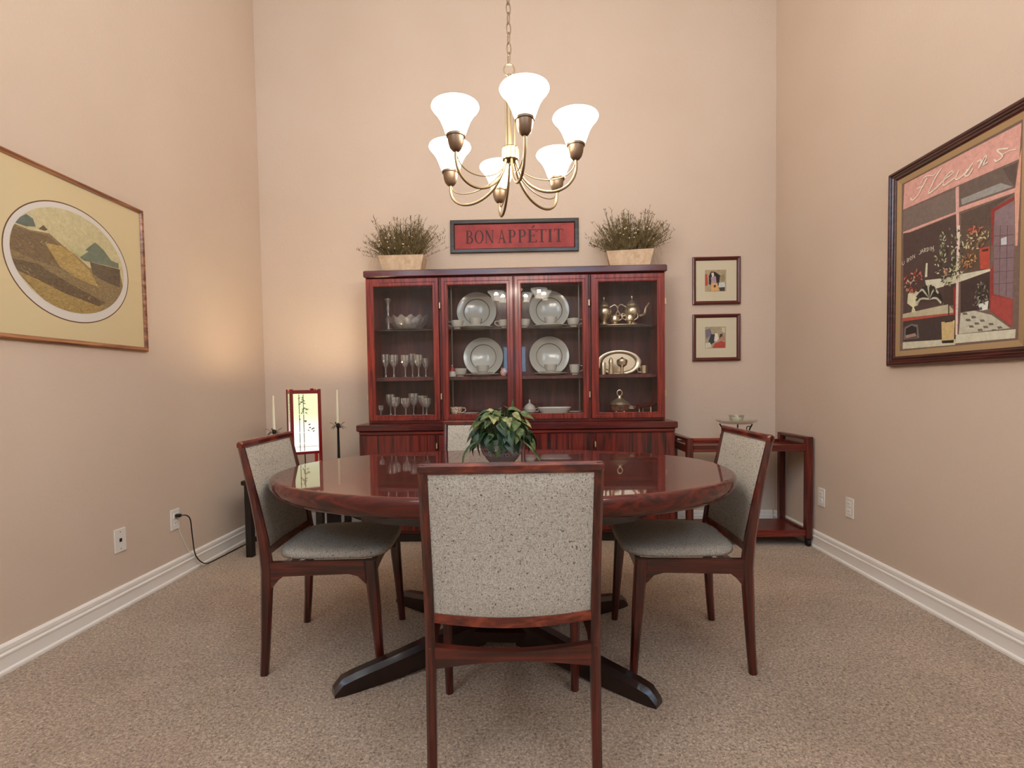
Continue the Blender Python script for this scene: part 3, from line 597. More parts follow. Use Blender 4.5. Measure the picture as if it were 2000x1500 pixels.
# middle right shelf
pl = thing('silver_platter', 'large oval silver platter standing on edge behind the right door', 'platter', (0.697, 3.885, SH2))
plm = Matrix.Rotation(math.radians(-4), 4, 'X') @ Matrix.Translation((0, 0, 0.090)) @ Matrix.Rotation(PI / 2, 4, 'X')
mesh_obj('rim', xf(loft([[(0.165 * s * math.cos(t_), 0.092 * s * math.sin(t_), z) for t_ in [2 * PI * k / 64 for k in range(64)]] for s, z in ((0.74, 0.004), (0.80, 0.012), (0.90, 0.016), (1.0, 0.014), (1.0, 0.011), (0.74, 0.0))], caps=False), plm), M['silver'], pl, ang=50)
mesh_obj('dish', xf(loft([[(0.165 * s * math.cos(t_), 0.092 * s * math.sin(t_), z) for t_ in [2 * PI * k / 64 for k in range(64)]] for s, z in ((0.75, 0.003), (0.6, 0.001), (0.1, 0.0))]), plm), M['silver'], pl)
tag(mesh_obj('salt_shaker', lathe([(0.021, 0), (0.021, 0.075), (0.018, 0.086), (0.001, 0.088)], 20), M['silver'], None, loc=(0.556, 3.74, SH2)), 'short silver shaker at the left of the oval platter', 'shaker')
tag(mesh_obj('pepper_mill', lathe([(0.021, 0), (0.022, 0.006), (0.015, 0.07), (0.018, 0.085), (0.014, 0.100), (0.009, 0.115), (0.001, 0.122)], 20), M['silver'], None, loc=(0.611, 3.725, SH2)), 'tall silver pepper mill in front of the oval platter', 'shaker')
tag(mesh_obj('silver_goblet', lathe([(0.026, 0), (0.027, 0.004), (0.010, 0.014), (0.012, 0.050), (0.034, 0.066), (0.040, 0.092), (0.034, 0.106), (0.012, 0.114), (0.006, 0.122), (0.001, 0.124)], 28), M['silver'], None, loc=(0.690, 3.725, SH2)), 'silver footed bowl in front of the middle of the platter', 'bowl')
cp = thing('silver_cup', 'small silver cup at the right of the oval platter', 'cup', (0.856, 3.76, SH2))
mesh_obj('bowl', lathe([(0.018, 0), (0.024, 0.006), (0.026, 0.05), (0.027, 0.062), (0.024, 0.062), (0.020, 0.01), (0.001, 0.008)], 24), M['silver'], cp)
mesh_obj('handle', tube(spline([(-0.025, 0, 0.05), (-0.046, 0, 0.048), (-0.045, 0, 0.018), (-0.024, 0, 0.014)]), 0.003, 8), M['silver'], cp)
# bottom right
cd = thing('chafing_dish', 'round silver chafing dish with a ring handle, cabinet floor, right door', 'dish', (0.672, 3.73, SH0))
mesh_obj('bowl', lathe([(0.028, 0.002), (0.034, 0.014), (0.054, 0.024), (0.068, 0.052), (0.078, 0.064), (0.001, 0.066)], 36), M['silver'], cd)
mesh_obj('lid', lathe([(0.078, 0.066), (0.066, 0.080), (0.038, 0.102), (0.018, 0.112), (0.014, 0.124), (0.001, 0.126)], 36), M['silver'], cd)
mesh_obj('ring_handle', tube([(0.018 * math.cos(a), 0, 0.148 + 0.021 * math.sin(a)) for a in [2 * PI * k / 24 for k in range(24)]], 0.0048, 8, closed=True), M['silver'], cd)
mesh_obj('side_handle', tube([(0.070, 0, 0.050), (0.100, 0, 0.046), (0.104, 0, 0.034), (0.066, 0, 0.036)], 0.006, 8), M['silver'], cd)
for a in (0.7, 2.3, 3.9, 5.5): mesh_obj('foot', lathe([(0.006, 0), (0.005, 0.02), (0.004, 0.03)], 8, cx=0.04 * math.cos(a), cy=0.04 * math.sin(a)), M['silver'], cd)
rt = thing('lacquer_tray', 'dark red tray tilted on small silver feet, cabinet floor, right door', 'tray', (0.858, 3.75, SH0))
tm = Matrix.Translation((0, 0, 0.052)) @ Matrix.Rotation(-0.14, 4, 'Y')
mesh_obj('dish', xf(loft([[(x, y, z) for x, y in sellipse(0.088 * s, 0.10 * s, 3, 40)] for s, z in ((0.6, -0.010), (0.9, 0.0), (1.0, 0.014), (0.97, 0.014), (0.86, 0.004), (0.1, -0.004))]), tm), M['wine'], rt)
for x, y, h in ((0.03, -0.05, 0.046), (-0.05, -0.04, 0.034), (0.0, 0.06, 0.042)): mesh_obj('foot', lathe([(0.006, 0), (0.008, 0.006), (0.004, 0.02), (0.005, h)], 10, cx=x, cy=y), M['silver'], rt)

# ------------------------------------------------------------------ things on top of the hutch
def planter(label, x, y, rz, seed, flip):
    rnd = random.Random(seed)
    t = thing('dried_grass_planter', label, 'plant', (x, y, 1.914), rz, group='grass planters on top of the hutch')
    def ring(w_, d, z): return [(-w_, -d, z), (w_, -d, z), (w_, d, z), (-w_, d, z)]
    mesh_obj('pot', loft([ring(0.128, 0.055, 0), ring(0.134, 0.058, 0.004), ring(0.163, 0.074, 0.118), ring(0.163, 0.074, 0.122), ring(0.154, 0.066, 0.122), ring(0.150, 0.062, 0.100)]), M['terracotta'], t, ang=20)
    mesh_obj('moss', loft([[(a * 0.148, b_ * 0.062, z + 0.05 * (1 - q)) for a, b_ in sellipse(q, q, 4, 24)] for q, z in ((1, 0.098), (0.7, 0.105), (0.2, 0.11))]), M['soil'], t)
    V, F = [], []
    def blade(p0, p1, p2, w0):
        k = len(V); n = 5
        for i in range(n + 1):
            s = i / n; P = [(1 - s) ** 2 * a + 2 * s * (1 - s) * b_ + s * s * c for a, b_, c in zip(p0, p1, p2)]
            w_ = w0 * (1 - 0.8 * s)
            q = rnd.uniform(-0.3, 0.3); V.append((P[0] - w_, P[1] - w_ * q, P[2])); V.append((P[0] + w_, P[1] + w_ * q, P[2]))
        for i in range(n): F.append((k + 2 * i, k + 2 * i + 1, k + 2 * i + 3, k + 2 * i + 2))
    for i in range(330):
        a = rnd.uniform(0, 2 * PI); sp = rnd.random() ** 0.7; x0, y0 = 0.12 * rnd.uniform(-1, 1), 0.045 * rnd.uniform(-1, 1)
        lx = math.cos(a) * 0.20 * sp + x0 * 0.5; ly = math.sin(a) * 0.075 * sp
        h = (0.31 - 0.20 * sp ** 2) * rnd.uniform(0.5, 1.1)
        p0 = (x0 * 0.8, y0 * 0.8, 0.10); p1 = (x0 + lx * 0.45, y0 + ly * 0.5, 0.10 + h * 0.58); p2 = (x0 + lx, y0 + ly, 0.10 + h)
        blade(p0, p1, p2, rnd.uniform(0.0022, 0.0040))
        for _ in range(13):        # tiny needles along each sprig
            s = rnd.uniform(0.35, 1.0); P = [(1 - s) ** 2 * u + 2 * s * (1 - s) * v_ + s * s * c for u, v_, c in zip(p0, p1, p2)]
            d = (rnd.uniform(-0.022, 0.022), rnd.uniform(-0.010, 0.010), rnd.uniform(0.002, 0.024))
            blade(P, (P[0] + d[0] * .6, P[1] + d[1] * .6, P[2] + d[2] * .6), (P[0] + d[0], P[1] + d[1], P[2] + d[2]), 0.0024)
    for i in range(34):           # long drooping wisps
        a = rnd.choice((-1, 1)); x0 = a * rnd.uniform(0.06, 0.14); r_ = a * rnd.uniform(0.05, 0.13)
        p0 = (x0, rnd.uniform(-0.05, 0.05), 0.11); dr = rnd.uniform(-0.13, 0.10); y2 = rnd.uniform(-0.09, 0.06)
        blade(p0, (x0 + r_ * 0.8, y2 * .5, 0.24 + dr * 0.4), (x0 + r_ * 1.1, y2, max(0.14 + dr, 0.02)), 0.0010)
    g = mesh_obj('grass_blades', (V, F), M['grass'], t, smooth=False); g['kind'] = 'stuff'
    BV = []
    for i in range(16):
        r0 = rnd.uniform(0.0035, 0.0055); bx_ = rnd.uniform(-0.13, 0.13) - 0.03 * flip; bz = 0.17 + rnd.uniform(0, 0.12)
        BV.append(lathe([(0.0003, -r0), (r0 * 0.8, -r0 * 0.6), (r0, 0), (r0 * 0.8, r0 * 0.6), (0.0003, r0)], 8))
        BV[-1] = mv(BV[-1], (bx_, -0.06 - rnd.uniform(0, 0.02), bz))
    g = mesh_obj('buds', join(*BV), M['bud'], t); g['kind'] = 'stuff'
planter('dried grass in a tapered wooden pot, left end of the hutch top', -0.885, 3.76, 0.0, 3, 1)
planter('dried grass in a tapered wooden pot, right end of the hutch top', 0.755, 3.76, -0.13, 11, -1)

# ------------------------------------------------------------------ centrepiece plant
PX, PY = -0.108, 2.20
pt = thing('potted_plant', 'leafy green plant in a patterned bowl on the dining table', 'plant', (PX, PY, TZ))
mesh_obj('pot', lathe([(0.058, 0), (0.060, 0.006), (0.052, 0.012), (0.068, 0.030), (0.084, 0.056), (0.092, 0.080), (0.094, 0.092), (0.088, 0.092), (0.084, 0.078), (0.001, 0.076)], 40), M['bowl'], pt)
mesh_obj('pattern_band', lathe([(0.0800, 0.046), (0.0863, 0.058), (0.0935, 0.080), (0.0940, 0.080), (0.0870, 0.058), (0.0808, 0.046)], 40, cap=False), M['bowl_pat'], pt)
mesh_obj('soil', lathe([(0.082, 0.080), (0.05, 0.088), (0.001, 0.09)], 24), M['soil'], pt)
def leaf_mesh(L_, W, fold, droop):
    rows = [(0.0, 0.04), (0.10, 0.62), (0.25, 0.98), (0.42, 0.95), (0.60, 0.74), (0.78, 0.45), (0.92, 0.18), (1.0, 0.0)]
    V, F = [], []
    for s, wq in rows:
        z = -droop * s * s * L_; hw = W / 2 * wq
        V += [(-hw, s * L_, z + fold * hw), (0, s * L_, z), (hw, s * L_, z + fold * hw)]
    for i in range(len(rows) - 1):
        a = i * 3; F += [(a, a + 1, a + 4, a + 3), (a + 1, a + 2, a + 5, a + 4)]
    return V, F
leaf_src = []
for k, (L_, W, mk) in enumerate(((0.082, 0.060, 'leaf_a'), (0.074, 0.056, 'leaf_b'), (0.066, 0.050, 'leaf_c'), (0.090, 0.052, 'leaf_a'), (0.080, 0.062, 'leaf_b'))):
    o = mesh_obj('leaf', leaf_mesh(L_, W, 0.35, 0.45), M[mk], pt); leaf_src.append(o)
rnd = random.Random(21); stems = []; first = [True] * 5
for i in range(150):
    el = rnd.uniform(-0.22, 1.25); az = 2 * PI * i * 0.618 + rnd.uniform(-0.3, 0.3)
    r_ = 0.105 + 0.035 * rnd.random(); rx, rz_ = 1.0, 1.0
    c = Vector((math.cos(az) * math.cos(el) * r_ * 0.92, math.sin(az) * math.cos(el) * r_ * 0.85, 0.135 + math.sin(el) * r_ * 0.98))
    k = rnd.choice((0, 0, 3, 3, 1, 4, 4)) if el < 0.25 else rnd.choice((0, 1, 1, 2, 2, 4, 4))
    o = leaf_src[k] if first[k] else leaf_src[k].copy()
    if not first[k]: C.objects.link(o)
    first[k] = False
    o.parent = pt
    yaw = az - PI / 2 + rnd.uniform(-0.7, 0.7); pitch = -0.75 + 0.55 * el + rnd.uniform(-0.35, 0.35)
    o.matrix_local = Matrix.Translation(c * 0.86 + Vector((0, 0, 0.018))) @ Matrix.Rotation(yaw, 4, 'Z') @ Matrix.Rotation(pitch, 4, 'X') @ Matrix.Rotation(rnd.uniform(-0.5, 0.5), 4, 'Y') @ Matrix.Scale(rnd.uniform(0.62, 0.92), 4)
    stems.append(tube([(0, 0, 0.085), tuple(c * 0.45 + Vector((0, 0, 0.04))), tuple(c * 0.86 + Vector((0, 0, 0.018)))], 0.0013, 4))
mesh_obj('stems', join(*stems), M['leaf_b'], pt)['kind'] = 'stuff'
for pts in ([(-0.07, -0.06, 0.11), (-0.12, -0.08, 0.10), (-0.152, -0.09, 0.055), (-0.160, -0.09, 0.006)], [(0.09, -0.05, 0.11), (0.125, -0.06, 0.08), (0.150, -0.06, 0.045), (0.165, -0.06, 0.018)], [(0.02, 0.0, 0.17), (0.045, 0.0, 0.24), (0.050, 0.0, 0.285)]):
    P = spline(pts); V, F = [], []
    for i, p_ in enumerate(P):
        w_ = 0.0065 * math.sin(PI * (0.12 + 0.86 * i / (len(P) - 1))); V += [(p_[0] - w_, p_[1] - 0.002, p_[2]), (p_[0], p_[1], p_[2] + 0.001), (p_[0] + w_, p_[1] - 0.002, p_[2])]
    for i in range(len(P) - 1): F += [(3 * i, 3 * i + 1, 3 * i + 4, 3 * i + 3), (3 * i + 1, 3 * i + 2, 3 * i + 5, 3 * i + 4)]
    mesh_obj('long_leaf', (V, F), M['leaf_b'], pt)

# ------------------------------------------------------------------ chandelier
CX, CY = -0.0487, 2.0
cz = 1.84
cl = thing('chandelier', 'six-light nickel chandelier with frosted glass shades hanging over the table', 'chandelier', (CX, CY, cz))
# hub, rods, loop
mesh_obj('hub', lathe([(0.012, 0.100), (0.026, 0.104), (0.031, 0.108), (0.031, 0.150), (0.026, 0.156), (0.012, 0.160)], 48, flute=(12, 0.05)), M['nickel'], cl)
mesh_obj('stem', lathe([(0.006, 0.09), (0.006, 0.43)], 12), M['nickel'], cl)
for a in (0.4, 0.4 + 2 * PI / 3, 0.4 + 4 * PI / 3):
    mesh_obj('rod', tube([(0.017 * math.cos(a), 0.017 * math.sin(a), z) for z in (0.155, 0.30, 0.375)] + [(0.006 * math.cos(a), 0.006 * math.sin(a), 0.395)], 0.0042, 8), M['nickel'], cl)
mesh_obj('cap', lathe([(0.010, 0.385), (0.020, 0.392), (0.014, 0.404), (0.007, 0.416), (0.001, 0.43)], 24), M['nickel'], cl)
mesh_obj('loop', tube([(0.020 * math.cos(a), 0, 0.446 + 0.022 * math.sin(a)) for a in [2 * PI * k / 24 for k in range(24)]], 0.0028, 8, closed=True), M['nickel'], cl)
top = ZC - cz - 0.03; nl = int((top - 0.475) / 0.037); lk = None
for k in range(nl):
    z = 0.487 + k * 0.037; pts = [(0.0085 * math.cos(a), 0, 0.0235 * math.sin(a)) for a in [2 * PI * q / 14 for q in range(14)]]
    if lk is None: lk = mesh_obj('chain_link', tube(pts, 0.0022, 6, closed=True), M['nickel_dark'], cl); o = lk
    else: o = lk.copy(); C.objects.link(o); o.parent = cl
    o.location = (0, 0, z); o.rotation_euler = (0, 0, 0.5 if k % 2 else 0.5 + PI / 2)
mesh_obj('canopy', lathe([(0.010, top - 0.03), (0.055, top - 0.008), (0.066, top + 0.03)], 32), M['nickel'], cl)
R0, TH0 = 0.2535, math.radians(-77.3)
shade_v = lathe([(0.028, 0.0), (0.036, 0.010), (0.043, 0.030), (0.053, 0.055), (0.067, 0.078), (0.079, 0.091), (0.084, 0.099), (0.082, 0.104), (0.078, 0.1045), (0.075, 0.092), (0.064, 0.078), (0.050, 0.056), (0.040, 0.032), (0.032, 0.011), (0.024, 0.004)], 40, cap=False)
cup_v = lathe([(0.005, -0.053), (0.014, -0.050), (0.022, -0.040), (0.027, -0.024), (0.029, -0.008), (0.0295, -0.004), (0.033, -0.003), (0.034, 0.004), (0.031, 0.006), (0.001, 0.004)], 28)
bulb_v = lathe([(0.010, 0.004), (0.011, 0.02), (0.017, 0.040), (0.018, 0.055), (0.012, 0.070), (0.001, 0.074)], 16)
shade0 = cup0 = bulb0 = None
for k in range(6):
    a = TH0 - k * PI / 3
    zs = 0.110 + 0.0052 * math.cos(a) - 0.0221 * math.sin(a)          # the fitting hangs a little out of level
    def P(r_, z): return (r_ * math.cos(a), r_ * math.sin(a), z)
    arm = mesh_obj('arm', tube(bez(P(0.020, 0.112), P(0.050, -0.070), P(R0 + 0.022, -0.080), P(R0, zs - 0.050), 30), 0.0052, 10), M['nickel'], cl)
    mesh_obj('thin_arm', tube(bez(P(0.014, 0.112), P(0.040, 0.000), P(R0 + 0.004, -0.030), P(R0 - 0.003, zs - 0.046), 26), 0.0022, 8), M['nickel'], arm)
    if shade0 is None:
        shade0 = mesh_obj('shade', shade_v, M['shade'], cl, ang=60); cup0 = mesh_obj('socket_cup', cup_v, M['nickel_dark'], cl); bulb0 = mesh_obj('bulb', bulb_v, M['bulb'], cl); tr = (shade0, cup0, bulb0)
    else:
        tr = tuple(o.copy() for o in (shade0, cup0, bulb0))
        for o in tr: C.objects.link(o); o.parent = cl
    for o in tr: o.location = P(R0, zs)
    l = bpy.data.lights.new('bulb_light', 'POINT'); l.energy = BULB_W; l.color = (1.0, 0.95, 0.86); l.shadow_soft_size = 0.02
    lo = bpy.data.objects.new('bulb_light', l); C.objects.link(lo); lo.parent = cl; lo.location = P(R0, zs + 0.075)

# ------------------------------------------------------------------ sign over the hutch
def wallpic(name, label, cat, x0, z0, wall, u0, group=None):
    if wall == 'B': return thing(name, label, cat, (u0, YB, z0), 0.0, group)
    if wall == 'L': return thing(name, label, cat, (XL, u0, z0), PI / 2, group)
    return thing(name, label, cat, (XR, u0, z0), -PI / 2, group)
sg = wallpic('bon_appetit_sign', 'red sign with dark lettering in a black frame above the hutch', 'sign', 0, 2.104, 'B', -0.563)
sg.rotation_euler = (0, 0.004, 0)
SW, SHH = 0.974, 0.249
mesh_obj('frame', frame(SW, SHH, 0.034, [(0, 0.001), (0, 0.020), (0.15, 0.024), (0.8, 0.024), (1, 0.014), (1, 0.001)]), M['sign_frame'], sg, smooth=False)
mesh_obj('panel', bx(0.030, SW - 0.030, -0.012, -0.002, 0.030, SHH - 0.030, 0), M['sign_red'], sg, smooth=False)
LET = {}
def st(x0, x1, y0, y1): return [(x0, y0), (x1, y0), (x1, y1), (x0, y1)]
def arc(cx, cy, rx, ry, a0, a1, t, n=10):
    out = []
    for i in range(n):
        p, q = a0 + (a1 - a0) * i / n, a0 + (a1 - a0) * (i + 1) / n
        tp, tq = t * (0.45 + 0.55 * abs(math.cos(p))), t * (0.45 + 0.55 * abs(math.cos(q)))
        out.append([(cx + rx * math.cos(p), cy + ry * math.sin(p)), (cx + rx * math.cos(q), cy + ry * math.sin(q)), (cx + (rx - tq) * math.cos(q), cy + (ry - tq * 0.7) * math.sin(q)), (cx + (rx - tp) * math.cos(p), cy + (ry - tp * 0.7) * math.sin(p))])
    return out
sr = 0.05
def stem(x, w_=0.15): return [st(x, x + w_, 0, 1), st(x - 0.07, x + w_ + 0.07, 0, sr), st(x - 0.07, x + w_ + 0.07, 1 - sr, 1)]
H_ = PI / 2
LET['B'] = stem(0.10) + [st(0.25, 0.38, 0.94, 1), st(0.25, 0.40, 0.49, 0.55), st(0.25, 0.38, 0, 0.06)] + arc(0.36, 0.76, 0.21, 0.24, -H_, H_, 0.13) + arc(0.38, 0.27, 0.27, 0.27, -H_, H_, 0.15)
LET['O'] = arc(0.40, 0.5, 0.40, 0.51, 0, 2 * PI, 0.15, 28)
LET['N'] = [st(0.08, 0.14, 0, 1), st(0.0, 0.22, 0, sr), st(0.66, 0.72, 0, 1), st(0.58, 0.80, 1 - sr, 1), [(0.02, 1), (0.22, 1), (0.72, 0), (0.60, 0)]]
LET['A'] = [[(0.09, 0), (0.15, 0), (0.42, 0.92), (0.37, 1.02)], [(0.37, 1.02), (0.43, 1.02), (0.76, 0), (0.59, 0)], st(0.2, 0.62, 0.32, 0.39), st(0.0, 0.26, 0, sr), st(0.50, 0.84, 0, sr)]
LET['P'] = stem(0.10) + [st(0.25, 0.38, 0.94, 1), st(0.25, 0.38, 0.43, 0.49)] + arc(0.36, 0.715, 0.25, 0.285, -H_, H_, 0.14)
LET['E'] = [st(0.10, 0.25, 0, 1), st(0.03, 0.60, 0, sr + 0.01), st(0.03, 0.58, 1 - sr - 0.01, 1), st(0.25, 0.46, 0.49, 0.545), st(0.54, 0.60, 0, 0.20), st(0.53, 0.58, 0.82, 1), st(0.42, 0.46, 0.42, 0.62), [(0.26, 1.10), (0.36, 1.08), (0.50, 1.30), (0.40, 1.34)]]
LET['T'] = [st(0.28, 0.43, 0, 1), st(0.18, 0.53, 0, sr), st(0.0, 0.71, 1 - sr - 0.01, 1), st(0.0, 0.05, 0.80, 1), st(0.66, 0.71, 0.80, 1)]
LET['I'] = stem(0.08)
lay = [('B', 340, 112), ('O', 470, 130), ('N', 618, 128), ('A', 798, 120), ('P', 940, 112), ('P', 1078, 118), ('E', 1212, 140), ('T', 1350, 135), ('I', 1500, 66), ('T', 1590, 128)]
Wd = {'B': 0.65, 'O': 0.80, 'N': 0.80, 'A': 0.84, 'P': 0.62, 'E': 0.62, 'T': 0.71, 'I': 0.30}
for ch_, cx0, cw in lay:
    V, F = [], []; s = 0.00054
    for i, poly in enumerate(LET[ch_]):
        k = len(V); V += [((-0.449 + (cx0 - 340) * s + px * cw * s / Wd[ch_]) + 0.563, -0.0126 - 0.00002 * i, 0.0725 + py * 0.098) for px, py in poly]; F.append(tuple(range(k, k + len(poly))))
    mesh_obj('letter', (V, F), M['sign_letter'], sg, smooth=False)

